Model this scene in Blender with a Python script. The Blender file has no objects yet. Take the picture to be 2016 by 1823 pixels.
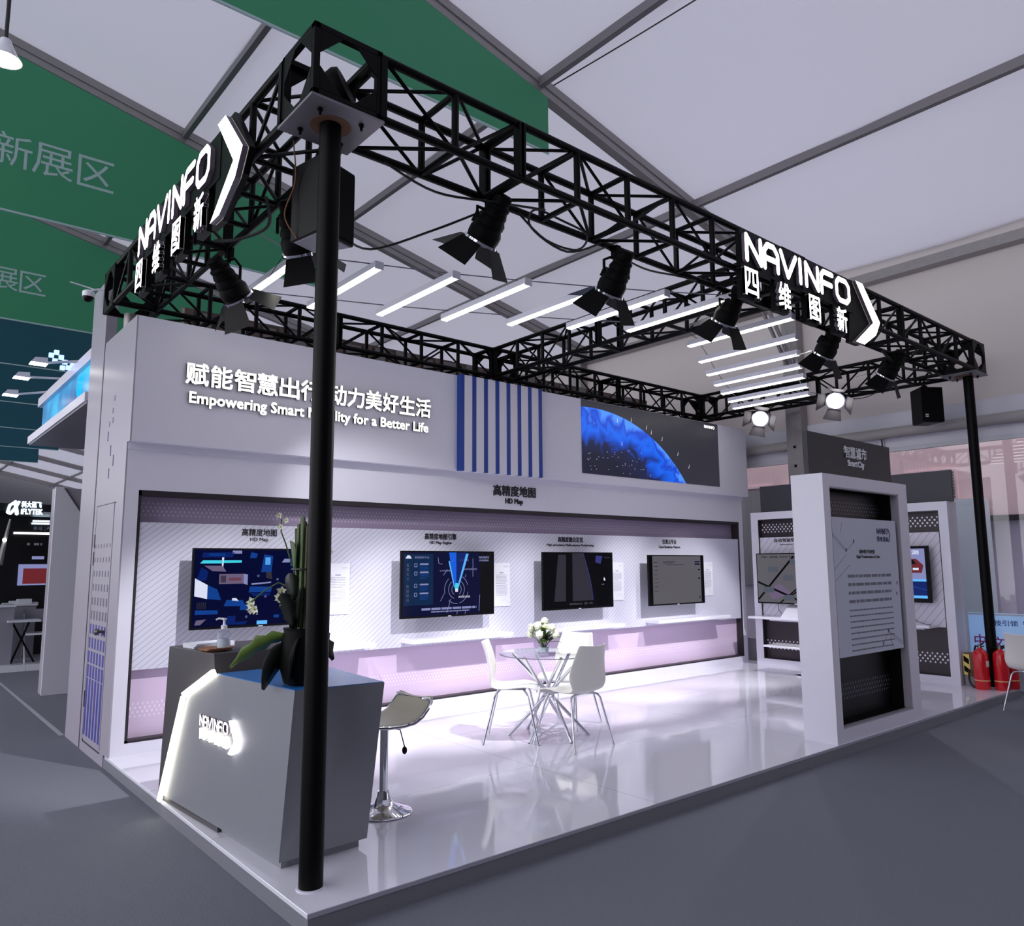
import bpy, math, random
from mathutils import Vector, Matrix, Quaternion
random.seed(7)
SC = bpy.context.scene
COL = SC.collection

# ---------------------------------------------------------------- camera
FPX = 1503.45
def cam_axes(yaw, pitch, roll):
    y, p, r = (math.radians(a) for a in (yaw, pitch, roll))
    fwd = Vector((math.sin(y)*math.cos(p), math.cos(y)*math.cos(p), math.sin(p)))
    right = Vector((math.cos(y), -math.sin(y), 0))
    up = right.cross(fwd)
    return right*math.cos(r)+up*math.sin(r), up*math.cos(r)-right*math.sin(r), fwd
RGT, UPV, FWD = cam_axes(40.12, 7.547, -0.319)
CPOS = Vector((-1.613, -3.323, 1.62))
cd = bpy.data.cameras.new('camera'); cam = bpy.data.objects.new('camera', cd); COL.objects.link(cam)
cd.sensor_fit = 'HORIZONTAL'; cd.sensor_width = 36.0; cd.lens = 36.0*FPX/2016.0
cd.clip_start = 0.05; cd.clip_end = 300
cam.matrix_world = Matrix(((RGT.x, UPV.x, -FWD.x, CPOS.x), (RGT.y, UPV.y, -FWD.y, CPOS.y), (RGT.z, UPV.z, -FWD.z, CPOS.z), (0, 0, 0, 1)))
SC.camera = cam

# ---------------------------------------------------------------- world, exposure
w = bpy.data.worlds.new('world'); SC.world = w; w.use_nodes = True
bg = w.node_tree.nodes['Background']; bg.inputs[0].default_value = (0.92, 0.92, 1.0, 1); bg.inputs[1].default_value = 2.1
SC.view_settings.view_transform = 'Standard'; SC.view_settings.look = 'None'
SC.view_settings.gamma = 1; SC.view_settings.use_curve_mapping = False
SC.view_settings.exposure = 0.28
SC.cycles.use_denoising = True
SC.cycles.max_bounces = 7; SC.cycles.diffuse_bounces = 4; SC.cycles.glossy_bounces = 4
SC.cycles.transparent_max_bounces = 12; SC.cycles.sample_clamp_indirect = 6
SC.cycles.caustics_reflective = False; SC.cycles.caustics_refractive = False

# ---------------------------------------------------------------- helpers
def HIT(px, py, ax, val):
    d = RGT*((px-1008)/FPX)-UPV*((py-911.5)/FPX)+FWD; s_ = (val-CPOS[ax])/d[ax]; return CPOS+d*s_
def lin(c):
    o = []
    for v in c[:3]:
        v = v/255.0
        o.append(v/12.92 if v <= 0.04045 else ((v+0.055)/1.055)**2.4)
    return (*o, 1.0)
MATS = {}
def mat(name, rgb, rough=0.5, metal=0.0, spec=0.5, coat=0.0, noise=0.0, nscale=20.0, bump=0.0):
    m = bpy.data.materials.new(name); m.use_nodes = True; MATS[name] = m
    nt = m.node_tree; b = nt.nodes['Principled BSDF']
    b.inputs['Base Color'].default_value = lin(rgb); b.inputs['Roughness'].default_value = rough
    b.inputs['Metallic'].default_value = metal; b.inputs['Specular IOR Level'].default_value = spec
    b.inputs['Coat Weight'].default_value = coat
    if noise or bump:
        tc = nt.nodes.new('ShaderNodeTexCoord'); nz = nt.nodes.new('ShaderNodeTexNoise')
        nz.inputs['Scale'].default_value = nscale; nz.inputs['Detail'].default_value = 4
        nt.links.new(tc.outputs['Object'], nz.inputs['Vector'])
        if noise:
            mx = nt.nodes.new('ShaderNodeMix'); mx.data_type = 'RGBA'
            c = lin(rgb)
            mx.inputs[6].default_value = tuple(v*(1-noise) for v in c[:3])+(1,)
            mx.inputs[7].default_value = tuple(min(1, v*(1+noise)) for v in c[:3])+(1,)
            nt.links.new(nz.outputs['Fac'], mx.inputs[0]); nt.links.new(mx.outputs[2], b.inputs['Base Color'])
        if bump:
            bp = nt.nodes.new('ShaderNodeBump'); bp.inputs['Strength'].default_value = bump; bp.inputs['Distance'].default_value = 0.01
            nt.links.new(nz.outputs['Fac'], bp.inputs['Height']); nt.links.new(bp.outputs[0], b.inputs['Normal'])
    return m
def emis(name, rgb, s=1.0):
    m = bpy.data.materials.new(name); m.use_nodes = True; MATS[name] = m
    nt = m.node_tree; nt.nodes.clear()
    e = nt.nodes.new('ShaderNodeEmission'); o = nt.nodes.new('ShaderNodeOutputMaterial')
    e.inputs[0].default_value = lin(rgb); e.inputs[1].default_value = s
    nt.links.new(e.outputs[0], o.inputs[0]); return m
def screen_mat(name, rgb, s=1.0, rough=0.15):
    m = mat(name, (0, 0, 0), rough, 0, 0.12)
    b = m.node_tree.nodes['Principled BSDF']
    b.inputs['Emission Color'].default_value = lin(rgb); b.inputs['Emission Strength'].default_value = s
    return m
class N:
    """tiny maths builder for node materials"""
    def __init__(s, m): s.nt = m.node_tree; s.b = s.nt.nodes['Principled BSDF']
    def m(s, op, a, b=None, c=None):
        n = s.nt.nodes.new('ShaderNodeMath'); n.operation = op
        for i, v in enumerate((a, b, c)):
            if v is None: continue
            if isinstance(v, (int, float)): n.inputs[i].default_value = v
            else: s.nt.links.new(v, n.inputs[i])
        return n.outputs[0]
    def xyz(s):
        tc = s.nt.nodes.new('ShaderNodeTexCoord'); sp = s.nt.nodes.new('ShaderNodeSeparateXYZ')
        s.nt.links.new(tc.outputs['Object'], sp.inputs[0]); s.tc = tc
        return sp.outputs
    def mix(s, f, a, b):
        n = s.nt.nodes.new('ShaderNodeMix'); n.data_type = 'RGBA'
        s.nt.links.new(f, n.inputs[0])
        for i, v in ((6, a), (7, b)):
            if isinstance(v, tuple): n.inputs[i].default_value = v
            else: s.nt.links.new(v, n.inputs[i])
        return n.outputs[2]
def dots(name, rgb, dot, axis, zc, pitch=0.05, rows=4, rowh=0.042, rough=0.4):
    """staggered upright lozenges fading by row, printed on a band; axis 0: runs along x, 1: along y"""
    m = mat(name, rgb, rough); n = N(m); o = n.xyz()
    u = o[axis]; z = o[2]
    zz = n.m('DIVIDE', n.m('SUBTRACT', z, zc-rows*rowh/2), rowh)
    row = n.m('FLOOR', zz)
    off = n.m('MULTIPLY', n.m('MODULO', n.m('ADD', row, 100), 2.0), 0.5)
    uu = n.m('FRACT', n.m('ADD', n.m('ADD', n.m('DIVIDE', u, pitch), off), 200))
    fz = n.m('FRACT', zz)
    du = n.m('DIVIDE', n.m('SUBTRACT', uu, 0.5), 0.22); dz = n.m('DIVIDE', n.m('SUBTRACT', fz, 0.5), 0.40)
    d = n.m('ADD', n.m('MULTIPLY', du, du), n.m('MULTIPLY', dz, dz))
    cen = n.m('ABSOLUTE', n.m('SUBTRACT', row, (rows-1)/2))
    lim = n.m('SUBTRACT', 1.0, n.m('MULTIPLY', cen, 0.9/rows))
    ins = n.m('LESS_THAN', d, lim)
    inr = n.m('MULTIPLY', n.m('GREATER_THAN', zz, 0.0), n.m('LESS_THAN', zz, float(rows)))
    f = n.m('MULTIPLY', ins, inr)
    n.nt.links.new(n.mix(f, lin(rgb), lin(dot)), n.b.inputs['Base Color'])
    return m
def stripes(name, rgb, line, axis, pitch, width, slope=1.0, rough=0.35, sign=1):
    m = mat(name, rgb, rough); n = N(m); o = n.xyz()
    t = n.m('SUBTRACT', n.m('MULTIPLY', o[axis], slope*sign), o[2])
    f = n.m('LESS_THAN', n.m('FRACT', n.m('ADD', n.m('DIVIDE', t, pitch), 200)), width)
    n.nt.links.new(n.mix(f, lin(rgb), lin(line)), n.b.inputs['Base Color'])
    return m
def frame(o, u, v):
    u = Vector(u).normalized(); v = Vector(v).normalized(); nrm = u.cross(v); o = Vector(o)
    return Matrix(((u.x, v.x, nrm.x, o.x), (u.y, v.y, nrm.y, o.y), (u.z, v.z, nrm.z, o.z), (0, 0, 0, 1)))
def FY(x, y, z=0.0): return frame((x, y, z), (1, 0, 0), (0, 0, 1))       # faces -y, a runs +x
def FX(x, y, z=0.0): return frame((x, y, z), (0, -1, 0), (0, 0, 1))      # faces -x, a runs -y
TXT = {}
def text_data(body, off):
    k = (body, off)
    if k not in TXT:
        cu = bpy.data.curves.new('txt', 'FONT'); cu.body = body; cu.offset = off; cu.extrude = 0.5; cu.resolution_u = 2
        ob = bpy.data.objects.new('txt', cu); COL.objects.link(ob)
        me = bpy.data.meshes.new_from_object(ob.evaluated_get(bpy.context.evaluated_depsgraph_get()))
        vs = [v.co.copy() for v in me.vertices]; fs = [tuple(p.vertices) for p in me.polygons]
        nz = [p.normal.z for p in me.polygons]
        bpy.data.objects.remove(ob); bpy.data.curves.remove(cu); bpy.data.meshes.remove(me)
        TXT[k] = (vs, fs, nz)
    return TXT[k]
class MB:
    def __init__(s, M=None): s.v = []; s.f = []; s.mi = []; s.M = M or Matrix.Identity(4)
    def _add(s, vs, fs, mi=0):
        b = len(s.v); s.v += [s.M @ Vector(p) for p in vs]
        s.f += [tuple(b+i for i in f) for f in fs]; s.mi += [mi]*len(fs); return s
    def box(s, x0, y0, z0, x1, y1, z1, mi=0):
        x0, x1 = sorted((x0, x1)); y0, y1 = sorted((y0, y1)); z0, z1 = sorted((z0, z1))
        vs = [(x, y, z) for z in (z0, z1) for y in (y0, y1) for x in (x0, x1)]
        return s._add(vs, [(0, 2, 3, 1), (4, 5, 7, 6), (0, 1, 5, 4), (2, 6, 7, 3), (0, 4, 6, 2), (1, 3, 7, 5)], mi)
    def hexa(s, b, t, mi=0):      # bottom 4 and top 4 points, counter-clockwise from above
        return s._add(list(b)+list(t), [(3, 2, 1, 0), (4, 5, 6, 7), (0, 1, 5, 4), (1, 2, 6, 5), (2, 3, 7, 6), (3, 0, 4, 7)], mi)
    def quad(s, pts, mi=0): return s._add(pts, [tuple(range(len(pts)))], mi)
    def rect(s, a0, b0, a1, b1, c=0.0, mi=0): return s.quad([(a0, b0, c), (a1, b0, c), (a1, b1, c), (a0, b1, c)], mi)
    def prism(s, pts, c0, c1, mi=0):
        n = len(pts); vs = [(x, y, c0) for x, y in pts]+[(x, y, c1) for x, y in pts]
        return s._add(vs, [tuple(range(n-1, -1, -1)), tuple(range(n, 2*n))]+[(i, (i+1) % n, n+(i+1) % n, n+i) for i in range(n)], mi)
    def tube(s, pts, r, seg=8, mi=0, closed=False):
        P = [Vector(p) for p in pts]; n = len(P); rs = r if isinstance(r, (list, tuple)) else [r]*n
        vs = []; T0 = None; nv = None
        for i in range(n):
            a = P[i-1] if (i > 0 or closed) else P[i]; b = P[(i+1) % n] if (i < n-1 or closed) else P[i]
            t = (b-a).normalized()
            if nv is None: nv = t.orthogonal().normalized()
            else: nv = (T0.rotation_difference(t) @ nv); nv = (nv-t*nv.dot(t)).normalized()
            T0 = t; bn = t.cross(nv)
            for k in range(seg):
                an = 2*math.pi*k/seg; vs.append(P[i]+(nv*math.cos(an)+bn*math.sin(an))*rs[i])
        fs = []
        for i in range(n if closed else n-1):
            j = (i+1) % n
            fs += [(i*seg+k, i*seg+(k+1) % seg, j*seg+(k+1) % seg, j*seg+k) for k in range(seg)]
        if not closed: fs += [tuple(range(seg-1, -1, -1)), tuple((n-1)*seg+k for k in range(seg))]
        return s._add(vs, fs, mi)
    def lathe(s, prof, seg=24, mi=0, c=(0, 0, 0), caps=True):
        vs = []; fs = []; n = len(prof)
        for r, z in prof:
            for k in range(seg):
                an = 2*math.pi*k/seg; vs.append((c[0]+r*math.cos(an), c[1]+r*math.sin(an), c[2]+z))
        for i in range(n-1):
            fs += [(i*seg+k, i*seg+(k+1) % seg, (i+1)*seg+(k+1) % seg, (i+1)*seg+k) for k in range(seg)]
        if caps: fs += [tuple(range(seg-1, -1, -1)), tuple((n-1)*seg+k for k in range(seg))]
        return s._add(vs, fs, mi)
    def ball(s, c, r, seg=12, rings=8, mi=0, sc=(1, 1, 1)):
        vs = [(c[0], c[1], c[2]-r*sc[2])]; fs = []
        for i in range(1, rings):
            ph = math.pi*i/rings
            for k in range(seg):
                an = 2*math.pi*k/seg
                vs.append((c[0]+r*math.sin(ph)*math.cos(an)*sc[0], c[1]+r*math.sin(ph)*math.sin(an)*sc[1], c[2]-r*math.cos(ph)*sc[2]))
        vs.append((c[0], c[1], c[2]+r*sc[2])); L = len(vs)-1
        fs += [(0, 1+(k+1) % seg, 1+k) for k in range(seg)]
        for i in range(rings-2):
            fs += [(1+i*seg+k, 1+i*seg+(k+1) % seg, 1+(i+1)*seg+(k+1) % seg, 1+(i+1)*seg+k) for k in range(seg)]
        fs += [(1+(rings-2)*seg+k, 1+(rings-2)*seg+(k+1) % seg, L) for k in range(seg)]
        return s._add(vs, fs, mi)
    def stroke(s, pts, t, c0, c1, mi=0, closed=False, nub=True):
        n = len(pts)
        for i in range(n if closed else n-1):
            a = Vector(pts[i]); b = Vector(pts[(i+1) % n]); d = (b-a).normalized(); q = Vector((-d.y, d.x))*t/2
            s.prism([tuple(a-q), tuple(b-q), tuple(b+q), tuple(a+q)], c0, c1, mi)
        if nub:
            for p in pts:
                s.prism([(p[0]+t/2*math.cos(k*math.pi/4), p[1]+t/2*math.sin(k*math.pi/4)) for k in range(8)], c0, c1, mi)
        return s
    def text(s, body, a, b, w=None, h=None, d=0.0, c=0.0, off=0.0, mi=0, anchor='c'):
        vs, fs, nz = text_data(body, 0)
        x0 = min(v.x for v in vs); x1 = max(v.x for v in vs); y0 = min(v.y for v in vs); y1 = max(v.y for v in vs)
        sx = w/(x1-x0) if w else None; sy = h/(y1-y0) if h else None
        sx = sx or sy; sy = sy or sx
        ox = a-(x1-x0)*sx/2 if anchor == 'c' else a
        if d == 0: fs = [f for f, q in zip(fs, nz) if q > 0.5]
        for qi, (qx, qy) in enumerate(((0, 0),) if not off else ((-1, -1), (1, -1), (1, 1), (-1, 1))):    # bolder strokes: four slightly shifted copies
            s._add([(ox+(v.x-x0+qx*off*.75)*sx, b+(v.y-y0+qy*off*.75)*sy, c+(v.z+0.5)*d+qi*.0004) for v in vs], fs, mi)
        return s
    def lines(s, a0, a1, b, h, n, gap, c, mi=0, rag=0.3, seed=1):
        """rows of tiny word-like bars, for print too small to read"""
        rg = random.Random(seed)
        for k in range(n):
            x = a0; end = a1-(rg.random()*rag*(a1-a0) if k == n-1 else rg.random()*0.06*(a1-a0))
            while x < end-0.004:
                L = min(end-x, rg.uniform(1.5, 6)*h)
                s.rect(x, b-k*gap-h, x+L, b-k*gap, c, mi); x += L+h*0.5
        return s
    def sides(s, nrm, mi):
        nrm = Vector(nrm).normalized()
        for i, f in enumerate(s.f):
            a, b, c = (s.v[k] for k in f[:3]); q = (b-a).cross(c-a)
            if len(f) > 3 and q.length < 1e-12: q = (s.v[f[2]]-s.v[f[1]]).cross(s.v[f[3]]-s.v[f[1]])
            if q.length > 0 and q.normalized().dot(nrm).__abs__() < .7: s.mi[i] = mi
        return s
    def build(s, name, mats, parent=None, org=(0, 0, 0), smooth=False, bevel=0.0, world=True):
        me = bpy.data.meshes.new(name); o3 = Vector(org)
        me.from_pydata([tuple(p-o3) for p in s.v], [], s.f)
        if not isinstance(mats, (list, tuple)): mats = [mats]
        for m in mats: me.materials.append(MATS[m] if isinstance(m, str) else m)
        me.polygons.foreach_set('material_index', s.mi)
        if smooth:
            me.polygons.foreach_set('use_smooth', [True]*len(s.f))
            try: me.set_sharp_from_angle(angle=math.radians(40))
            except Exception: pass
        me.update(); o = bpy.data.objects.new(name, me); COL.objects.link(o)
        if parent: o.parent = parent
        if bevel:
            b = o.modifiers.new('bevel', 'BEVEL'); b.width = bevel; b.segments = 2; b.limit_method = 'ANGLE'
        return o
def tag(o, label, cat, group=None, kind=None):
    if kind: o['kind'] = kind
    if label: o['label'] = label
    if cat: o['category'] = cat
    if group: o['group'] = group
    return o
class Thing:
    def __init__(s, name, label, cat, loc=(0, 0, 0), group=None, kind=None, rot=0.0):
        s.o = bpy.data.objects.new(name, None); COL.objects.link(s.o); s.o.location = loc; s.o.rotation_euler = (0, 0, rot)
        s.o.empty_display_size = 0.1; s.loc = Vector(loc); tag(s.o, label, cat, group, kind)
    def part(s, mb, name, mats, parent=None, label=None, world=True, **k):
        ob = mb.build(name, mats, parent or s.o, org=s.loc if world else (0, 0, 0), **k)
        if label: ob['label'] = label
        return ob
def dup(root, loc, rotz, label, group=None):
    r = root.copy(); COL.objects.link(r); r.location = loc; r.rotation_euler = (0, 0, rotz); r['label'] = label
    if group: r['group'] = group
    for ch in list(root.children):
        c = ch.copy(); COL.objects.link(c); c.parent = r
        for g in ch.children:
            d = g.copy(); COL.objects.link(d); d.parent = c
    return r
def struct(mb, name, mats, label=None, cat=None, **k):
    o = mb.build(name, mats, **k); o['kind'] = 'structure'
    if label: o['label'] = label
    if cat: o['category'] = cat
    return o
def light(kind, name, loc, energy, rgb=(1, 1, 1), size=0.1, aim=None, spot=60, blend=0.5, parent=None, sy=None):
    l = bpy.data.lights.new(name, kind); l.energy = energy; l.color = rgb
    if kind == 'SPOT': l.spot_size = math.radians(spot); l.spot_blend = blend; l.shadow_soft_size = size
    elif kind == 'AREA':
        l.size = size
        if sy: l.shape = 'RECTANGLE'; l.size_y = sy
    else: l.shadow_soft_size = size
    o = bpy.data.objects.new(name, l); COL.objects.link(o); o.location = loc
    if aim is not None: o.rotation_euler = (Vector(aim)-Vector(loc)).to_track_quat('-Z', 'Y').to_euler()
    if parent:
        o.parent = parent; o.location = Vector(loc)-parent.location
    return o

# ---------------------------------------------------------------- materials
mat('white_paint', (222, 220, 232), 0.35, noise=0.02, nscale=8)
mat('white_gloss', (236, 235, 243), 0.07, spec=0.6)
mat('edge_shade_grey', (124, 124, 132), 0.4)  # platform sides toned down in colour to stand for their weaker light
mat('storage_grey', (166, 160, 172), 0.33, noise=0.04, nscale=30)
mat('black_metal', (5, 5, 6), 0.45, spec=0.12)
mat('black_matte', (6, 6, 7), 0.6, spec=0.12)
mat('black_plastic', (8, 8, 9), 0.4, spec=0.15)
mat('dark_trim', (38, 32, 38), 0.45)
mat('plate_steel', (128, 124, 130), 0.45, 0.3, noise=0.35, nscale=6)
mat('chrome', (225, 225, 232), 0.08, 1.0)
mat('ali', (150, 146, 146), 0.45, 0.5, noise=0.12, nscale=9)
mat('ali_rail', (128, 124, 128), 0.5, 0.3)
mat('tent_fabric', (196, 195, 208), 0.7, noise=0.03, nscale=0.5, bump=0.05)
def translucent(m, rgb, f):
    nt = m.node_tree; b = nt.nodes['Principled BSDF']; o = [q for q in nt.nodes if q.type == 'OUTPUT_MATERIAL'][0]
    t = nt.nodes.new('ShaderNodeBsdfTranslucent'); t.inputs[0].default_value = lin(rgb); mx = nt.nodes.new('ShaderNodeMixShader'); mx.inputs[0].default_value = f
    nt.links.new(b.outputs[0], mx.inputs[1]); nt.links.new(t.outputs[0], mx.inputs[2]); nt.links.new(mx.outputs[0], o.inputs[0])
translucent(MATS['tent_fabric'], (196, 195, 206), .24)
mat('tarp', (176, 171, 170), 0.6, noise=0.05, nscale=0.8, bump=0.2)
translucent(MATS['tarp'], (196, 190, 188), .17)
mat('frame_white', (205, 205, 214), 0.4)
mat('blue_paint', (24, 62, 150), 0.4)
mat('blue_top', (52, 118, 190), 0.25)
mat('slot_blue', (52, 50, 150), 0.5)
mat('slot_grey', (96, 92, 112), 0.5)
mat('print_black', (28, 26, 34), 0.5)
mat('print_grey', (118, 116, 132), 0.6)
mat('print_navy', (52, 54, 96), 0.6)
mat('print_pale', (170, 168, 186), 0.6)
mat('print_magenta', (170, 62, 140), 0.6)
mat('print_blue', (66, 84, 150), 0.6)
mat('paper', (214, 216, 226), 0.5)
mat('poster_grey', (196, 200, 216), 0.4)
mat('acrylic_white', (232, 233, 240), 0.15)
mat('desk_dark', (62, 58, 62), 0.45)
mat('desk_grey', (134, 135, 142), 0.4, 0.0, noise=0.03, nscale=40)
mat('chair_white', (238, 236, 228), 0.28)
mat('cream', (196, 190, 168), 0.4)
mat('wood', (150, 104, 74), 0.5, noise=0.25, nscale=14)
mat('bottle_clear', (206, 214, 222), 0.1, spec=0.7)
mat('leaf', (66, 92, 40), 0.35, noise=0.3, nscale=9)
mat('leaf_dark', (16, 24, 12), 0.4, noise=0.3, nscale=9)
mat('leaf_light', (108, 138, 60), 0.4, noise=0.2, nscale=12)
mat('stalk', (78, 76, 40), 0.5, noise=0.3, nscale=20)
mat('petal', (236, 238, 214), 0.5)
mat('petal_core', (170, 180, 70), 0.5)
mat('vase_black', (6, 7, 6), 0.6, spec=.15)
mat('red_gloss', (200, 16, 30), 0.22, spec=0.6)
mat('label_white', (220, 205, 200), 0.5)
mat('label_band', (226, 160, 110), 0.5)
mat('hazard_yellow', (236, 214, 120), 0.5)
mat('cardboard', (120, 84, 60), 0.8)
mat('grey_box', (138, 134, 138), 0.6)
mat('banner_green', (60, 148, 106), 0.65, noise=0.03, nscale=2)
mat('banner_teal', (14, 84, 98), 0.65, noise=0.03, nscale=2)
mat('banner_text', (176, 200, 200), 0.6)
mat('pink_wall', (236, 204, 206), 0.6, noise=0.05, nscale=1.5)
mat('mauve_wall', (230, 214, 232), 0.5, noise=0.05, nscale=1.2)
mat('marble_blue', (222, 230, 238), 0.35, noise=0.08, nscale=3)
mat('louver', (104, 96, 104), 0.5)
mat('window_dark', (58, 78, 92), 0.15)
mat('poster_blue_glow', (186, 216, 248), 0.4)
MATS['poster_blue_glow'].node_tree.nodes['Principled BSDF'].inputs['Emission Color'].default_value = lin((120, 170, 230)); MATS['poster_blue_glow'].node_tree.nodes['Principled BSDF'].inputs['Emission Strength'].default_value = .25  # faint glow stands for daylight coming through the posters
mat('header_dark', (58, 58, 66), 0.5)
mat('header_black', (34, 35, 40), 0.45)
mat('totem_black', (12, 12, 15), 0.12, spec=0.5)
mat('curtain', (86, 74, 70), 0.8, noise=0.3, nscale=6)
mat('booth_black', (14, 13, 16), 0.35)
mat('counter_grey', (140, 138, 150), 0.5)
mat('cable_black', (14, 14, 16), 0.5)
mat('wire_grey', (120, 120, 130), 0.4, 0.6)
mat('tape', (170, 172, 182), 0.5)
mat('door_metal', (120, 116, 112), 0.3, 0.9)
mat('speaker_base_lit', (140, 138, 146), 0.5)  # pale tone stands for light caught by the near speaker's underside
emis('lamp_white', (255, 253, 244), 5.5)
emis('sign_white', (255, 250, 252), 5.0)
emis('sign_warm', (255, 251, 236), 5.5)
emis('text_glow', (255, 250, 250), 1.5)
mat('sign_side', (120, 108, 122), 0.4)
emis('desk_led', (255, 252, 232), 6.0)
emis('spot_lens', (255, 250, 250), 5.0)
emis('flood_lens', (255, 252, 246), 10.0)
emis('sign_cyan', (206, 234, 255), 2.6)
emis('cube_blue', (150, 180, 255), 2.0)
dots('pink_band_top', (160, 146, 172), (196, 186, 206), 0, 2.01, 0.038, 4, 0.033)
dots('pink_band_low', (218, 196, 222), (236, 222, 238), 0, 0.335, 0.038, 4, 0.033)
dots('dark_band_x', (20, 19, 22), (120, 118, 128), 0, 2.03, 0.05, 4, 0.034, 0.3)
dots('dark_band_x_low', (16, 15, 18), (112, 110, 122), 0, 0.36, 0.05, 4, 0.04, 0.3)
dots('dark_band_y', (46, 38, 44), (230, 226, 236), 1, 2.04, 0.06, 4, 0.036)
dots('dark_band_y_low', (46, 38, 44), (230, 226, 236), 1, 0.31, 0.06, 4, 0.036)
stripes('striped_panel', (214, 213, 228), (160, 160, 180), 0, 0.052, 0.11, 0.8)
stripes('striped_side', (216, 212, 226), (140, 136, 154), 1, 0.12, 0.07, 1.2, sign=-1)
# carpet: fine grey pile
m = mat('carpet', (116, 118, 128), 0.95, spec=0.1, noise=0.35, nscale=180, bump=0.4)
n = N(m); nz2 = n.nt.nodes.new('ShaderNodeTexNoise'); nz2.inputs['Scale'].default_value = 0.7
# glossy white floor boards with fine joints
m = mat('deck_white', (226, 225, 236), 0.06, spec=0.6); n = N(m); o = n.xyz()
jx = n.m('LESS_THAN', n.m('FRACT', n.m('ADD', n.m('DIVIDE', o[0], 2.44), 100.02)), 0.0022)
jy = n.m('LESS_THAN', n.m('FRACT', n.m('ADD', n.m('DIVIDE', o[1], 1.22), 100.0)), 0.0044)
n.nt.links.new(n.mix(n.m('MAXIMUM', jx, jy), lin((226, 225, 236)), lin((168, 168, 182))), n.b.inputs['Base Color'])
nn = n.nt.nodes.new('ShaderNodeTexNoise'); nn.inputs['Scale'].default_value = 1.6; nn.inputs['Detail'].default_value = 2
n.nt.links.new(n.tc.outputs['Object'], nn.inputs['Vector'])
bp = n.nt.nodes.new('ShaderNodeBump'); bp.inputs['Strength'].default_value = 0.06; bp.inputs['Distance'].default_value = 0.05
n.nt.links.new(nn.outputs['Fac'], bp.inputs['Height']); n.nt.links.new(bp.outputs[0], n.b.inputs['Normal'])
# see-through glass for the window wall and the table top
def glassy(name, tint, refl):
    m = bpy.data.materials.new(name); m.use_nodes = True; MATS[name] = m; nt = m.node_tree; nt.nodes.clear()
    t = nt.nodes.new('ShaderNodeBsdfTransparent'); t.inputs[0].default_value = tint
    g = nt.nodes.new('ShaderNodeBsdfGlossy'); g.inputs['Roughness'].default_value = 0.02
    f = nt.nodes.new('ShaderNodeFresnel'); f.inputs[0].default_value = refl
    mx = nt.nodes.new('ShaderNodeMixShader'); o = nt.nodes.new('ShaderNodeOutputMaterial')
    gm = nt.nodes.new('ShaderNodeNewGeometry'); iv = nt.nodes.new('ShaderNodeMath'); iv.operation = 'SUBTRACT'; iv.inputs[0].default_value = 1
    nt.links.new(gm.outputs['Backfacing'], iv.inputs[1]); mu = nt.nodes.new('ShaderNodeMath'); mu.operation = 'MULTIPLY'; nt.links.new(f.outputs[0], mu.inputs[0]); nt.links.new(iv.outputs[0], mu.inputs[1])
    nt.links.new(mu.outputs[0], mx.inputs[0]); nt.links.new(t.outputs[0], mx.inputs[1]); nt.links.new(g.outputs[0], mx.inputs[2])
    nt.links.new(mx.outputs[0], o.inputs[0])
glassy('window_glass', (0.93, 0.95, 0.96, 1), 1.75)
glassy('table_glass', (0.93, 0.95, 0.97, 1), 1.5)
glassy('vase_glass', (0.92, 0.95, 0.97, 1), 1.45)
# earth picture on the big wall screen: a glowing globe edge on black (object coordinates: x along the wall, z up)
def earth():
    m = mat('earth_screen', (6, 6, 8), 0.35); n = N(m); o = n.xyz()
    dx = n.m('SUBTRACT', o[0], 5.55); dz = n.m('SUBTRACT', o[2], 1.55)
    dx = n.m('DIVIDE', dx, 1.13)
    r = n.m('SQRT', n.m('ADD', n.m('MULTIPLY', dx, dx), n.m('MULTIPLY', dz, dz)))
    R = 2.10
    nz = n.nt.nodes.new('ShaderNodeTexNoise'); nz.inputs['Scale'].default_value = 2.6; nz.inputs['Detail'].default_value = 8; nz.inputs['Distortion'].default_value = 1.2
    n.nt.links.new(n.tc.outputs['Object'], nz.inputs['Vector'])
    nf = nz.outputs['Fac']
    ramp = n.nt.nodes.new('ShaderNodeValToRGB'); e = ramp.color_ramp.elements
    e[0].position = 0.68; e[0].color = lin((16, 18, 40)); e[1].position = 1.0; e[1].color = lin((70, 140, 255))
    for p, c in ((0.78, (20, 28, 66)), (0.84, (6, 70, 190)), (0.90, (14, 98, 230)), (0.95, (10, 60, 190))):
        q = ramp.color_ramp.elements.new(p); q.color = lin(c)
    rr = n.m('ADD', n.m('DIVIDE', r, R), n.m('MULTIPLY', n.m('SUBTRACT', nf, 0.5), 0.38))
    n.nt.links.new(n.m('MINIMUM', rr, 1.0), ramp.inputs[0])
    inside = n.m('LESS_THAN', r, R)
    dark = n.m('MULTIPLY', inside, n.m('MULTIPLY_ADD', nf, 1.6, 0.1))
    sky = lin((40, 40, 50))
    c = n.mix(inside, sky, ramp.outputs[0])
    n.nt.links.new(c, n.b.inputs['Emission Color']); n.b.inputs['Emission Strength'].default_value = 0.95
earth()
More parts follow.
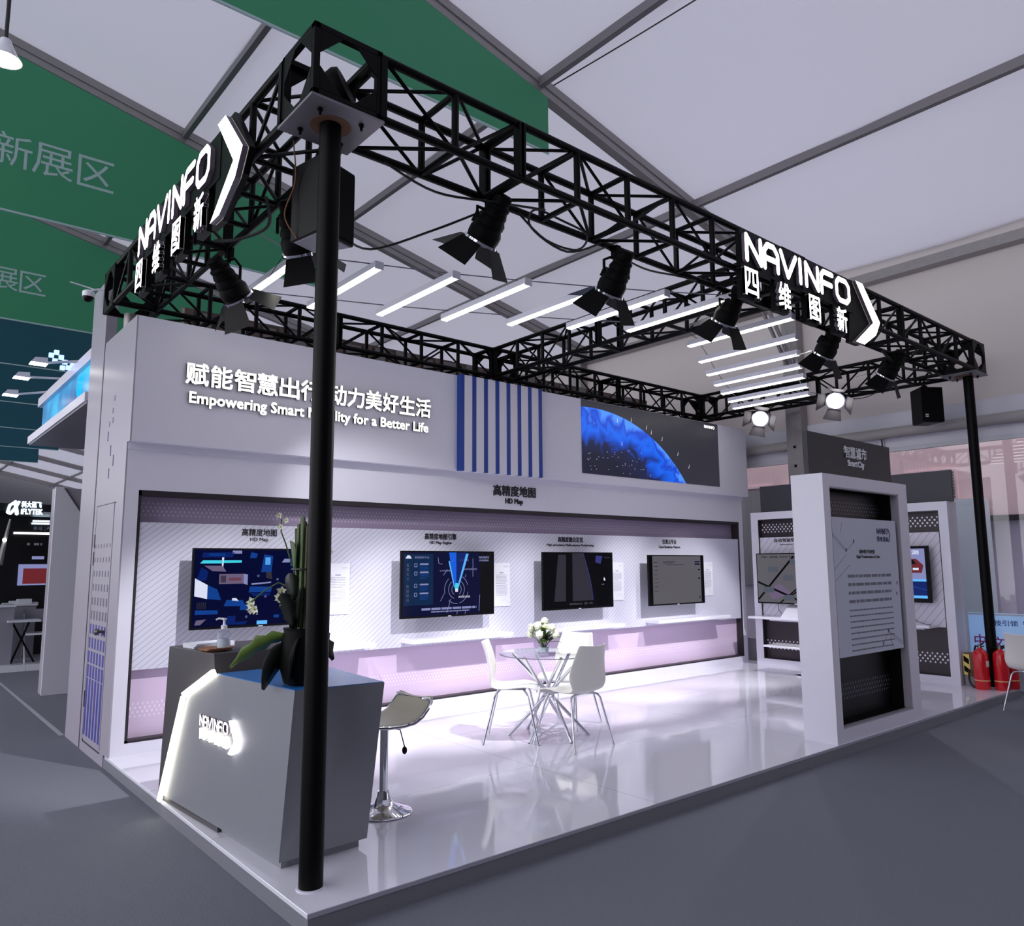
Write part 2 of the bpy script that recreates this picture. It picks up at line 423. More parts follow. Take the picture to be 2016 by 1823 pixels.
for nm, c, s in (('scr_navy', (6, 9, 44), 1.0), ('scr_black', (8, 8, 12), 1.0), ('scr_blue', (16, 56, 128), 1.0), ('scr_deep', (10, 30, 92), 1.0),
                 ('scr_sky', (90, 170, 240), 1.0), ('scr_white', (200, 204, 224), 1.0), ('scr_cyan', (60, 190, 210), 1.0), ('scr_brown', (96, 84, 110), 1.0),
                 ('scr_panel', (8, 34, 66), 1.0), ('scr_beam', (18, 84, 200), 1.0), ('scr_grey', (84, 82, 88), 1.0), ('scr_dim', (44, 42, 52), 1.0),
                 ('scr_mid', (120, 124, 168), 1.0), ('scr_red', (96, 34, 40), 1.0), ('scr_slate', (72, 76, 88), 1.0), ('scr_dusk', (48, 52, 110), 1.0), ('scr_aqua', (20, 150, 215), 1.5)):
    screen_mat(nm, c, s)

# ================================================================ the setting: tent hall
S_ROOF = 0.214
def roof_z(x): return 6.06+S_ROOF*(9.65-x)
struct(MB().quad([(-16, -9, 0), (30, -9, 0), (30, 60, 0), (-16, 60, 0)]), 'floor', 'carpet', 'dark grey exhibition carpet', 'carpet')
mb = MB(); ys = [-9.6, -6.72]+[-1.92+4.8*k for k in range(0, 12)]
for i in range(len(ys)-1):   # fabric bays, each slightly sagging between rafters
    y0, y1 = ys[i], ys[i+1]
    for j in range(4):
        for x0, x1 in ((-12, -6.7), (-6.7, -4), (-4, -1.3), (-1.3, 1.4), (1.4, 4.05), (4.05, 6.9), (6.9, 9.75)):
            a, b = j/4, (j+1)/4
            def P(x, t): return (x, y0+(y1-y0)*t, roof_z(x)+0.12-0.10*math.sin(math.pi*t))
            mb.quad([P(x0, a), P(x0, b), P(x1, b), P(x1, a)])
struct(mb, 'ceiling', 'tent_fabric', 'pale grey sloping tent roof fabric', 'tent roof', smooth=True)
k = 0
for yk in ys:
    if yk < -3: continue
    k += 1
    mb = MB(); x0, x1 = -12, 9.72
    mb.hexa([(x0, yk-.06, roof_z(x0)-.13), (x1, yk-.06, roof_z(x1)-.13), (x1, yk+.06, roof_z(x1)-.13), (x0, yk+.06, roof_z(x0)-.13)],
            [(x0, yk-.06, roof_z(x0)+.09), (x1, yk-.06, roof_z(x1)+.09), (x1, yk+.06, roof_z(x1)+.09), (x0, yk+.06, roof_z(x0)+.09)])
    for dy in (-.075, .055):
        mb.hexa([(x0, yk+dy, roof_z(x0)-.03), (x1, yk+dy, roof_z(x1)-.03), (x1, yk+dy+.02, roof_z(x1)-.03), (x0, yk+dy+.02, roof_z(x0)-.03)],
                [(x0, yk+dy, roof_z(x0)-.01), (x1, yk+dy, roof_z(x1)-.01), (x1, yk+dy+.02, roof_z(x1)-.01), (x0, yk+dy+.02, roof_z(x0)-.01)])
    mb.box(9.42, yk-.13, 0, 9.62, yk+.13, 5.95)
    for zz in (2.2, 3.1, 3.4, 4.2, 5.1): mb.box(9.412, yk-.02, zz, 9.42, yk+.02, zz+.04, 1)
    struct(mb, 'trim_%d' % k, ['ali', 'black_matte'], 'grey aluminium roof rafter with its upright post')
for x in (-6.7, -4, -1.3, 1.45, 4.05, 6.95):
    k += 1; z = roof_z(x)
    struct(MB().box(x-.035, -6, z-.06, x+.035, 52, z+.05), 'trim_%d' % k, 'ali_rail', 'grey aluminium purlin running under the tent roof')
k += 1   # eave rail
struct(MB().box(9.45, -6, 5.74, 9.64, 52, 5.88), 'trim_%d' % k, 'ali', 'grey eave rail along the tent side')
k += 1   # knee braces of the rafter behind the booth
mb = MB()
for dy in (-.05, .05): mb.tube([(9.45, 2.88+dy, 4.7), (8.1, 2.88+dy, roof_z(8.1)-.1)], 0.028, 8)
struct(mb, 'trim_%d' % k, 'ali', 'pair of slanting braces between post and rafter')
# side wall: hanging fabric with folds, then rails, transoms and glass
mb = MB(); yy = -7.0; i = 0; rows = []
while yy < 52.1:
    rows.append((yy, 9.70+0.035*math.sin(yy*2.1)+0.02*math.sin(yy*5.3+1))); yy += 0.3
for (a, xa), (b, xb) in zip(rows, rows[1:]):
    mb.quad([(xa, b, 3.74), (xa, a, 3.74), (xa*0+9.66, a, 5.84), (9.66, b, 5.84)] if False else [(xa, a, 3.74), (9.70, a, 6.16), (9.70, b, 6.16), (xb, b, 3.74)])
struct(mb, 'wall_right', 'tarp', 'light grey fabric wall hanging from the eave', 'tent wall', smooth=True)
struct(MB().quad([(-14, -9.2, 0), (9.75, -9.2, 0), (9.75, -9.2, 7), (-14, -9.2, 12)][::-1]), 'wall_light_block', 'header_dark', 'added dark wall behind the viewer, shutting out light from there', 'tent wall')  # unseen end wall, added to stop light from behind the viewer
struct(MB().quad([(-14, 53, 0), (9.75, 53, 0), (9.75, 53, 7), (-14, 53, 12)]), 'wall_back', 'header_dark', 'dark far end of the tent', 'tent wall')
mb = MB(); mb.box(9.60, -7, 3.60, 9.70, 52, 3.76); mb.box(9.56, -7, 3.52, 9.70, 52, 3.60)
k += 1; struct(mb, 'trim_%d' % k, 'frame_white', 'pale rail across the glass side of the tent')
k += 1; struct(MB().tube([(9.52, -7, 3.46), (9.52, 20, 3.46)], 0.075, 12), 'trim_%d' % k, 'tarp', 'rolled pale tarp lying along the rail', smooth=True)
mull = [-3.9, -2.75, -1.6, -0.55, 0.42, 1.63, 3.05, 4.3, 5.5, 6.7, 7.7, 9, 10.2, 11.4, 12.5, 14, 16, 18, 20]
for i, (a, b) in enumerate(zip(mull, mull[1:])):
    mb = MB()
    mb.box(9.62, a-.035, 0, 9.69, a+.035, 3.52); mb.box(9.62, b-.02, 0, 9.69, b, 3.52)
    for z0, z1 in ((0, .40), (3.20, 3.26), (3.44, 3.52)): mb.box(9.625, a, z0, 9.685, b, z1)
    mb.box(9.625, a, 3.26, 9.63, a+.03, 3.44)
    t = Thing('window_%d' % (i+1), None, None, (9.65, (a+b)/2, 0), kind='structure')
    t.part(mb, 'window_frame', 'frame_white')
    t.part(MB().box(9.655, a+.035, 3.26, 9.665, b-.02, 3.44), 'transom_panel', 'white_paint')
    t.part(MB().box(9.652, a+.035, .2, 9.658, b-.02, 3.20), 'window_pane', 'window_glass')
# outside the glass: the neighbouring building
t = Thing('neighbouring_building', 'pink and mauve building wall with louvre and windows seen through the tent glass', 'building', (12, 3, 0))
mb = MB(); mb.box(11.6, -8, 2.30, 11.8, 30, 4.8)
t.part(mb, 'upper_wall', 'pink_wall')
t.part(MB().box(11.75, -8, 0, 11.95, 30, 2.30), 'lower_wall', 'mauve_wall')
t.part(MB().box(11.55, -8, 2.24, 11.8, 30, 2.32), 'ledge', 'dark_trim')
for (a, b, c, d) in ((1.35, 2.15, 2.60, 3.10), (4.6, 5.6, 2.60, 3.10), (3.3, 4.4, 2.60, 3.10)):
    mb = MB(); mb.box(11.56, a, c, 11.6, b, d)
    q = t.part(mb, 'louvre_frame', 'pink_wall')
    mb = MB()
    for j in range(9): mb.box(11.54, a+.04, c+.03+j*(d-c-.06)/9, 11.56, b-.04, c+.03+(j+.6)*(d-c-.06)/9)
    t.part(mb, 'louvre', 'louver', q)
t.part(MB().box(11.3, .92, 0, 11.55, 1.34, 2.58), 'pillar', 'marble_blue')
for (a, b) in ((-0.35, .25), (-1.25, -.6), (-2.3, -1.5)):
    q = t.part(MB().box(11.68, a-.06, .5, 11.74, b+.06, 1.95), 'window_casing', 'pink_wall')
    t.part(MB().box(11.66, a, .55, 11.70, b, 1.88), 'pane', 'window_dark', q)
mb = MB(); mb.box(11.5, 3.3, 1.2, 11.6, 9, 3.0)
t.part(mb, 'window_band', 'grey_box')
# posters stuck low on the glass
def poster(a, b, label, build):
    M = FX(9.618, a, 0); t = Thing('window_poster', label, 'poster', (9.618, (a+b)/2, 0.21), group='pale blue window posters')
    w = a-b; t.part(MB(M).box(0, .42, -.004, w, .96, 0).box(0, .93, 0, w, .95, .001, 1), 'sheet', ['poster_blue_glow', 'paper'])
    mb = MB(M); build(mb, w); t.part(mb, 'lettering', ['print_magenta', 'print_blue', 'acrylic_white'])
poster(.66, .44, 'pale blue window poster with one magenta character, left of the black pole', lambda mb, w: mb.text('中', w*.55, .53, h=.15, off=.02, c=.002, mi=0))
def pb(mb, w):
    mb.text('文', .07, .52, h=.14, off=.02, c=.002, mi=0); mb.text('技引领  智享', .29, .80, w=.5, h=.072, off=.02, c=.002, mi=1)
    mb.quad([(.45, .72, .001), (.6, .72, .001), (.90, .44, .001), (.70, .44, .001)], 2)
poster(.40, -.52, 'wide pale blue window poster behind the chair, with a small line of navy characters', pb)
poster(3.62, 3.33, 'narrow pale blue poster beside the end of the long display wall', lambda mb, w: (mb.text('V', .12, .52, h=.10, c=.002, mi=1), mb.stroke([(.1+.04*math.cos(q), .78+.04*math.sin(q)) for q in [i*.8 for i in range(8)]], .02, 0, .002, 1)))

# ================================================================ booth platform
XP, YW, ZP = 9.21, 3.62, 0.10
t = Thing('booth_platform', 'low glossy white stand platform with edge greyed for shade on the carpet', 'platform', (0, 0, 0))
t.part(MB().box(0.004, 0.004, 0, XP-.004, YW+.15, ZP-.022), 'plinth', 'edge_shade_grey')
t.part(MB().box(0, 0, ZP-.022, XP, YW+.1, ZP), 'deck', 'deck_white', bevel=.002)

# ================================================================ long display wall
XW = 9.02
t = Thing('display_wall', 'long white booth wall with striped panel, pink bands and a projecting upper fascia', 'wall', (0, YW, ZP)); DW = t
z0, z1 = ZP, 2.67
mb = MB(); ix0, ix1, iz0, iz1 = .115, 8.915, .195, 2.26
mb.box(.012, YW, z0, ix0, YW+.16, z1); mb.box(ix1, YW, z0, XW, YW+.16, z1)
mb.box(ix0, YW, z0, ix1, YW+.16, iz0); mb.box(ix0, YW, iz1, ix1, YW+.16, z1)
t.part(mb, 'lower_frame', 'white_paint')
mb = MB(); d = .03
mb.box(ix0, YW+.002, iz0, ix0+d*.8, YW+.16, iz1); mb.box(ix1-d, YW+.002, iz0, ix1, YW+.16, iz1)
mb.box(ix0, YW+.002, iz1-.045, ix1, YW+.16, iz1); mb.box(ix0, YW+.002, iz0, ix1, YW+.16, iz0+.02)
t.part(mb, 'inner_trim', 'dark_trim')
t.part(MB().box(ix0+d*.8, YW+.12, 1.9, ix1-d, YW+.16, iz1-.045), 'upper_band', 'pink_band_top', label='mauve band with rows of pale lozenges')
t.part(MB().box(ix0+d*.8, YW+.10, iz0+.02, ix1-d, YW+.16, .9), 'lower_band', 'pink_band_low', label='pale pink band with rows of lozenges')
t.part(MB().box(ix0+.004, YW+.01, .77, ix1-.002, YW+.06, 1.99), 'striped_panel', 'striped_panel', label='pale panel with thin diagonal lines', bevel=.002)
t.part(MB().box(.012, YW-.09, 2.66, XW+.06, YW+.16, 3.745), 'upper_fascia', 'white_paint', bevel=.002)
t.part(MB().box(.012, YW-.012, 2.60, XW, YW, 2.66), 'ledge', 'white_paint')
for i in range(8):
    x = 3.362+i*(4.543-3.362)/7
    q = t.part(MB().box(x+.055, YW-.15, 2.655, x+.165, YW-.09, 3.748), 'fin', 'white_paint', label='white upright fin') if i < 7 else None
    t.part(MB().box(x-.005, YW-.15, 2.655, x+.055, YW-.09, 3.748), 'blue_fin', 'blue_paint', label='deep blue upright fin')
M = FY(0, YW-.09)
def wall_text(name, body, x, z, w, h, mats='text_glow', dpt=.025, off=.02, anchor='l', M=M, T=None):
    return (T or t).part(MB(M).text(body, x, z, w=w, h=h, d=dpt, off=off, anchor=anchor).sides((0, 1, 0), 1), name, [mats, 'sign_side'])
zb = 3.20
for i, ch in enumerate('赋能智慧出行'):
    wall_text('character', ch, .415+i*.214, 3.205-.0*i, .192, .195, off=.026)
for i, ch in enumerate('动力美好生活'):
    wall_text('character', ch, 1.78+i*.2035, 3.205, .185, .195, off=.026)
wall_text('tagline', 'Empowering Smart Mobility for a Better Life', .452, 3.01, 2.50, .128, off=.035)
M2 = FY(0, YW)
t.part(MB(M2).text('高精度地图', 3.947, 2.42, w=.66, h=.125, d=.008, off=.02, anchor='l'), 'title', 'print_black')
t.part(MB(M2).text('HD Map', 4.265, 2.315, w=.27, h=.078, d=.008, off=.03), 'subtitle', 'print_black')
M3 = FY(0, YW+.01)
for a, b, cx, w1, w2 in (('高精度地图', 'HD Map', 1.175, .33, .17), ('高精度地图引擎', 'HD Map Engine', 3.215, .42, .29),
                         ('高精度融合定位', 'High-precision Multi-sensor Positioning', 5.21, .44, .83), ('仿真云平台', 'Cloud Simulation Platform', 7.18, .31, .48)):
    t.part(MB(M3).text(a, cx, 1.892, w=w1, h=.066, d=.003, off=.022), 'title', 'print_black')
    t.part(MB(M3).text(b, cx, 1.835, w=w2, h=.040 if len(b) < 20 else .034, d=.003, off=.016), 'subtitle', 'print_black')
# storage room side with door and printed slots
ST = Thing('storage_room', 'grey storage room end of the booth, with a flush door and printed blue slots', 'wall', (0, 4.1, 0)); s = ST
s.part(MB().box(0, YW+.16, 0, .06, 4.66, 3.745).box(0, YW-.09, 2.66, .012, YW+.16, 3.745).box(0, YW, ZP, .012, YW+.16, 2.66), 'side_wall', 'storage_grey')
mb = MB(); mb.box(.06, 4.60, 0, XW, 4.66, 3.70); s.part(mb, 'rear_wall', 'storage_grey')
s.part(MB().box(-.003, 4.655, 0, .0, 4.668, 3.745), 'joint', 'dark_trim')
dr = s.part(MB().box(-.005, 3.90, .11, 0, 4.53, 2.165), 'door', 'storage_grey')
mb = MB(); mb.box(-.006, 4.53, .09, 0, 4.538, 2.17); mb.box(-.006, 3.86, 2.162, 0, 4.538, 2.17); mb.box(-.006, 3.90, .086, 0, 4.538, .094)
s.part(mb, 'door_gap', 'dark_trim', dr)
MM = Matrix.Translation((0, 4.0, 1.07)) @ Matrix.Rotation(-math.pi/2, 4, 'Y')
s.part(MB(MM).lathe([(.033, 0), (.033, .008), (.013, .012), (.013, .035), (.026, .045), (.030, .06), (.022, .075), (.0, .078)], 20), 'knob', 'door_metal', dr, smooth=True, label='round metal knob')
mb = MB()
for zz in (1.86, 1.7): mb.box(-.012, 4.528, zz-.07, -.004, 4.545, zz+.05)
mb.box(-.012, 4.528, .38, -.004, 4.545, .52)
s.part(mb, 'hinge', 'door_metal', dr)
mb = MB()
for i in range(14):
    z = 1.80-i*.122; hh = .018+.045*min(1, i/11)
    for j in range(6):
        y = 4.485-j*.106; ww = .010+.020*min(1, i/9)
        mb.box(-.0065, y-ww, z-hh, -.005, y+ww, z+hh, 0 if i > 5 else 1)
s.part(mb, 'slot_print', ['slot_blue', 'slot_grey'], dr)
mb = MB()
for (yy, za, zb_) in ((4.31, 2.75, 2.84), (4.18, 2.6, 2.70), (4.06, 2.50, 2.60), (4.20, 2.40, 2.49), (4.14, 3.10, 3.15), (4.18, 2.99, 3.04), (4.16, 2.90, 2.95), (4.28, 2.88, 2.93)):
    mb.box(-.002, yy-.012, za, 0, yy+.012, zb_, 0 if za < 2.86 else 1)
s.part(mb, 'mark_print', ['print_navy', 'slot_grey'])
# neighbour's back wall pier that stands beside it
t = Thing('partition_wall', 'tall pale grey partition behind the storage room, rising past the truss', 'wall', (0, 5.0, 0))
t.part(MB().box(0, 4.70, 0, .10, 5.30, 4.42), 'end_panel', 'storage_grey', bevel=.003)
t.part(MB().box(.10, 4.74, 0, 9.0, 4.80, 3.55), 'long_panel', 'curtain')

# ================================================================ screens, shelves, info sheets
# big earth screen
t = Thing('led_wall_screen', 'large flush screen showing a blue globe against black', 'screen', (6.83, YW-.09, 2.78))
t.part(MB().box(5.335, YW-.096, 2.775, 8.315, YW-.091, 3.74), 'display_panel', 'earth_screen', world=True)
t.o.children[0].data.transform(Matrix.Translation(t.loc)); t.o.children[0].location = -t.loc
mb = MB(FY(0, YW-.0965)); mb.text('NAVINFO', 8.10, 3.655, w=.26, h=.045, off=.03, c=.001)
t.part(mb, 'logo', 'text_glow')
mb = MB(FY(0, YW-.0965))
for px, pz, dx_ in ((6.3, 3.60, .01), (6.62, 3.53, .03), (6.72, 3.47, .03), (6.95, 3.40, .04), (7.3, 3.22, .05), (7.55, 3.05, .06), (6.10, 3.25, .01), (6.02, 3.56, .005)):
    mb.quad([(px-.006, pz-.05, .001), (px+.006, pz-.05, .001), (px+dx_*.5+.002, pz+.01, .001), (px+dx_*.5-.002, pz+.01, .001)])
for q in range(40): 
    a, b = random.uniform(5.4, 6.7), random.uniform(2.8, 3.15); mb.rect(a, b, a+.015, b+.005, .001)
t.part(mb, 'sparks', 'scr_white')

WALL = FY(0, YW+.01)
def tv(M, x, z, w, h, label, content, loc, rot=0, depth=.05, gap=.16):
    if M is WALL: x, z, w, h = -1.613+(x+1.613)*.9885, 1.62+(z-1.62)*.9885, w*.9885, h*.9885
    """M: wall plane frame; screen hangs gap in front of the wall"""
    c = M @ Vector((x+w/2, z, gap)); t = Thing('television', label, 'television', c, group='wall televisions')
    t.part(MB(M).box(x, z, gap-depth*.0, x+w, z+h, gap+.028), 'housing', 'black_plastic', bevel=.003)
    t.part(MB(M).box(x+w*.3, z+h*.25, .0, x+w*.7, z+h*.75, gap), 'wall_bracket', 'black_matte')
    mb = MB(M @ Matrix.Translation((x+.014, z+.02, gap+.0285))); content(mb, w-.028, h-.034)
    t.part(mb, 'display', SCR)
    t.part(MB(M).box(x+w*.5-.02, z+.002, gap+.028, x+w*.5+.02, z+.010, gap+.030), 'badge', 'scr_white')
    return t
SCR = ['scr_navy', 'scr_black', 'scr_blue', 'scr_deep', 'scr_sky', 'scr_white', 'scr_cyan', 'scr_brown', 'scr_panel', 'scr_beam', 'scr_grey', 'scr_dim', 'scr_mid', 'scr_red', 'scr_slate', 'scr_dusk']
def c_city(mb, w, h):     # dark blue night city seen from above
    mb.rect(0, 0, w, h, 0, 0); R = random.Random(3)
    def q(p, mi): mb.quad([(a*w, b*h, .001) for a, b in p], mi)
    q([(.04, .82), (.06, .86), (.34, .86), (.34, .83)], 6); q([(.04, .82), (.06, .86), (.20, .86), (.20, .82)], 6)
    q([(.195, .90), (.195, .80), (.205, .76), (.21, .90)], 5)
    q([(.07, .79), (.2, .79), (.23, .71), (.13, .72)], 7); q([(.02, .60), (.05, .77), (.10, .72), (.09, .60)], 3)
    q([(.18, .55), (.36, .55), (.36, .68), (.18, .68)], 7); q([(.19, .57), (.23, .57), (.23, .66), (.19, .66)], 1); q([(.36, .55), (.39, .53), (.39, .67), (.36, .68)], 12)
    q([(.25, .59), (.34, .59), (.34, .63), (.25, .63)], 13)
    q([(.01, .40), (.10, .36), (.10, .54), (.01, .63)], 5); q([(.10, .36), (.2, .34), (.17, .48), (.10, .54)], 2)
    q([(.40, .43), (.57, .43), (.58, .50), (.41, .51)], 2); q([(.42, .53), (.57, .55), (.57, .57), (.42, .55)], 12); q([(.44, .38), (.56, .38), (.57, .42), (.41, .42)], 3)
    q([(.05, .9), (.27, .9), (.29, .97), (.06, .96)], 3); q([(.1, .92), (.22, .92), (.22, .95), (.1, .95)], 2); q([(.27, .95), (.34, .95), (.34, .99), (.27, .99)], 12)
    q([(.40, .89), (.45, .89), (.46, .95), (.41, .97)], 2); q([(.49, .70), (.57, .70), (.58, .92), (.51, .94)], 2); q([(.52, .80), (.56, .80), (.56, .90), (.52, .90)], 4); q([(.53, .62), (.58, .60), (.57, .70), (.53, .71)], 11)
    q([(.65, .83), (.71, .83), (.73, .88), (.67, .88)], 12); q([(.71, .83), (.80, .84), (.81, .88), (.72, .88)], 2); q([(.72, .78), (.75, .78), (.75, .83), (.72, .83)], 2)
    q([(.84, .52), (.96, .52), (.96, .69), (.84, .69)], 4); q([(.865, .56), (.935, .56), (.935, .65), (.865, .65)], 3); q([(.86, .52), (.94, .52), (.93, .56), (.87, .56)], 2)
    q([(.22, .26), (.38, .25), (.36, .33), (.24, .34)], 2); q([(.28, .33), (.33, .32), (.31, .36), (.28, .36)], 5); q([(.34, .2), (.40, .2), (.40, .28), (.34, .27)], 2)
    q([(.02, .16), (.18, .16), (.18, .21), (.02, .22)], 2); q([(.02, .03), (.06, .03), (.10, .10), (.03, .09)], 7); q([(.24, .04), (.31, .05), (.31, .13), (.25, .13)], 3)
    q([(.47, .0), (.55, .0), (.55, .05), (.47, .05)], 4); q([(.60, .08), (.64, .08), (.64, .12), (.60, .12)], 2); q([(.70, .08), (.74, .08), (.74, .12), (.70, .12)], 3)
    q([(.80, .02), (.92, .04), (.93, .16), (.79, .15)], 2); q([(.83, .05), (.89, .12), (.87, .14), (.82, .08)], 4)
    q([(.40, .16), (.44, .17), (.44, .185), (.40, .18)], 12); q([(.68, .15), (.76, .15), (.76, .30), (.70, .32)], 3); q([(.20, .02), (.38, .01), (.40, .05), (.28, .05)], 3)
    for (a, b) in ((.47, .65), (.62, .60), (.75, .64), (.53, .37), (.39, .11), (.47, .14)):
        mb.prism([(a*w+.010*math.cos(i), b*h+.010*math.sin(i)) for i in range(0, 6)], .001, .0015, 12); mb.prism([(a*w+.006*math.cos(i), b*h+.006*math.sin(i)) for i in range(0, 6)], .001, .002, 0)
    for i in range(5): mb.rect(w*(.03+.014*i), h*.23, w*(.036+.014*i), h*.32, .001, 11)
def c_engine(mb, w, h):
    mb.rect(0, 0, w, h, 0, 0); mb.rect(w*.84, 0, w, h, .0004, 1); mb.rect(.02, h*.17, w*.32, h*.97, .0006, 8)
    def q(p, mi, c=.001): mb.quad([(a*w, b*h, c) for a, b in p], mi)
    q([(.03, .90), (.095, .90), (.075, .95), (.05, .95)], 5); mb.text('数据服务平台', w*.20, h*.90, w=w*.15, h=h*.035, c=.001, mi=12)
    for i, ch in enumerate('智慧定义'): mb.text(ch, w*.055, h*(.77-i*.07), h=h*.05, c=.001, off=.01, mi=14)
    for i, ch in enumerate('数据驱动'): mb.text(ch, w*.055, h*(.44-i*.07), h=h*.05, c=.001, off=.01, mi=14)
    for i, b in enumerate((.80, .67, .48, .34)):
        mb.stroke([(w*.125, h*(b-.03)), (w*.15, h*(b-.03)), (w*.15, h*(b+.02)), (w*.125, h*(b+.02))], .006, 0, .001, 12, closed=True, nub=False)
        mb.rect(w*.18, h*(b), w*.27, h*(b+.025), .001, 12); mb.lines(w*.18, w*.27, h*(b-.015), .006, 4, .014, .001, 2, seed=i)
    q([(.55, .42), (.575, .42), (.57, 1.0), (.49, 1.0)], 9); q([(.565, .42), (.585, .42), (.70, 1.0), (.57, 1.0)], 3); q([(.58, .42), (.595, .42), (.71, .98), (.68, .98)], 4); q([(.545, .44), (.555, .44), (.50, .86), (.485, .86)], 4)
    q([(.555, .40), (.595, .40), (.59, .50), (.56, .50)], 6, .0014); q([(.56, .36), (.59, .36), (.59, .41), (.56, .41)], 5, .002)
    for r, a0, a1 in ((.06, 2.4, 4.2), (.10, 2.2, 4.4), (.15, 2.3, 3.4), (.06, -1.0, .9), (.10, -1.1, 1.0), (.15, -1.3, -.2), (.15, .3, 1.2), (.15, 4.0, 4.8)):
        mb.stroke([(w*.575+r*1.05*math.cos(a0+(a1-a0)*i/9), h*.40+r*1.0*math.sin(a0+(a1-a0)*i/9)) for i in range(10)], .005, 0, .001, 12, nub=False)
    for p in (((.40, .22), (.44, .34)), ((.37, .92), (.38, .82)), ((.38, .82), (.42, .81)), ((.50, .93), (.51, .86)), ((.51, .86), (.56, .86)), ((.76, .6), (.76, .90)), ((.83, .03), (.84, .30)), ((.67, .59), (.68, .64)), ((.58, .0), (.585, .06)), ((.67, .0), (.68, .06)), ((.47, .03), (.51, .25)), ((.43, .63), (.47, .72))):
        mb.stroke([(a*w, b*h) for a, b in p], .005, 0, .001, 12, nub=False)
    mb.text('融合定位信息', w*.66, h*.86, w=w*.10, h=h*.03, c=.001, mi=12); mb.text('GNSS数据', w*.45, h*.69, w=w*.12, h=h*.03, c=.001, mi=12)
    mb.text('高精地图数据', w*.73, h*.71, w=w*.15, h=h*.03, c=.001, mi=12); mb.text('激光雷达数据', w*.66, h*.26, w=w*.13, h=h*.035, c=.002, mi=5)
    mb.lines(w*.20, w*.80, h*.12, h*.035, 1, .03, .001, 12, rag=0, seed=5); mb.lines(w*.30, w*.72, h*.065, h*.018, 1, .03, .001, 12, rag=0, seed=6)
    mb.text('NAVINFO', w*.89, h*.90, w=w*.12, h=h*.04, off=.02, c=.001, mi=12); mb.text('四维图新', w*.89, h*.855, w=w*.11, h=h*.03, off=.02, c=.001, mi=12)
def c_dark(mb, w, h):
    mb.rect(0, 0, w, h, 0, 1); pts = [(w*.40, h*.97)]
    arc = [(w*(.56+.14*math.sin(a*.35)), h*(1-.88*a/4)) for a in range(5)]
    mb.quad([(w*.14, h*.12, .0005), (w*.30, h*.12, .0005), (w*.31, h*.97, .0005), (w*.20, h*.97, .0005)], 11)
    for (xa, ya), (xb, yb) in zip(arc, arc[1:]):
        mb.quad([(w*.40, yb, .0006), (xb, yb, .0006), (xa, ya, .0006), (w*.40, ya, .0006)], 11)
        mb.stroke([(xa, ya), (xb, yb)], .010, 0, .001, 15, nub=False)
    mb.quad([(w*.74, h*.83, .001), (w*.82, h*.80, .001), (w*.85, h*.95, .001), (w*.75, h*.96, .001)], 15)
    mb.text('高精度融合定位，地图，导航', w*.52, h*.045, w=w*.34, h=h*.04, c=.001, mi=10)
    mb.quad([(w*.86, h*.50, .001), (w*.88, h*.47, .001), (w*.89, h*.50, .001), (w*.87, h*.55, .001)], 5); mb.rect(w*.83, h*.40, w*.87, h*.42, .001, 10)
    mb.rect(w*.88, h*.91, w*.97, h*.93, .001, 11)
def c_grey(mb, w, h):
    mb.rect(0, 0, w, h, 0, 1); mb.rect(w*.055, .0, w*.945, h, .0005, 10)
    mb.rect(w*.055, h*.93, w*.945, h*.935, .001, 14); mb.lines(w*.08, w*.15, h*.87, .008, 8, .055, .001, 11, seed=8)
    mb.lines(w*.24, w*.48, h*.89, .010, 2, .018, .001, 11, seed=9); mb.lines(w*.3, w*.7, h*.82, .007, 1, .03, .001, 11, seed=10)
    for b in (.86, .81, .69, .50): mb.rect(w*(.83 if b > .75 else .89), h*b, w*.93, h*(b+.03), .001, 0)
    mb.prism([(w*.91+.02*math.cos(i), h*.10+.02*math.sin(i)) for i in range(6)], .0005, .001, 11)
tv(WALL, .552, 1.075, 1.24, .70, 'wall television showing a night city of blue blocks, behind the flowers', c_city, None)
tv(WALL, 2.645, 1.065, 1.235, .70, 'wall television with blue radar beam picture and side menu', c_engine, None)
tv(WALL, 4.628, 1.065, 1.235, .70, 'nearly black wall television with a faint curved band', c_dark, None)
tv(WALL, 6.58, 1.045, 1.245, .69, 'wall television showing a plain grey page between black borders', c_grey, None)
for (a, b, lab) in ((1.0, 2.3, 'white wall shelf behind the reception counter and flowers'), (2.72, 4.06, 'white wall shelf under the television with the radar picture'),
                    (4.62, 5.95, 'white wall shelf under the nearly black television'), (6.62, 8.28, 'white wall shelf under the grey page television')):
    z = .815
    t = Thing('wall_shelf', lab, 'shelf', ((a+b)/2, YW, z), group='white wall shelves')
    t.part(MB().box(a, YW-.22, z, b, YW+.01, z+.045), 'board', 'white_gloss', bevel=.004)
    t.part(MB().box(a+.05, YW-.02, z-.03, b-.05, YW+.01, z), 'bracket', 'white_paint')
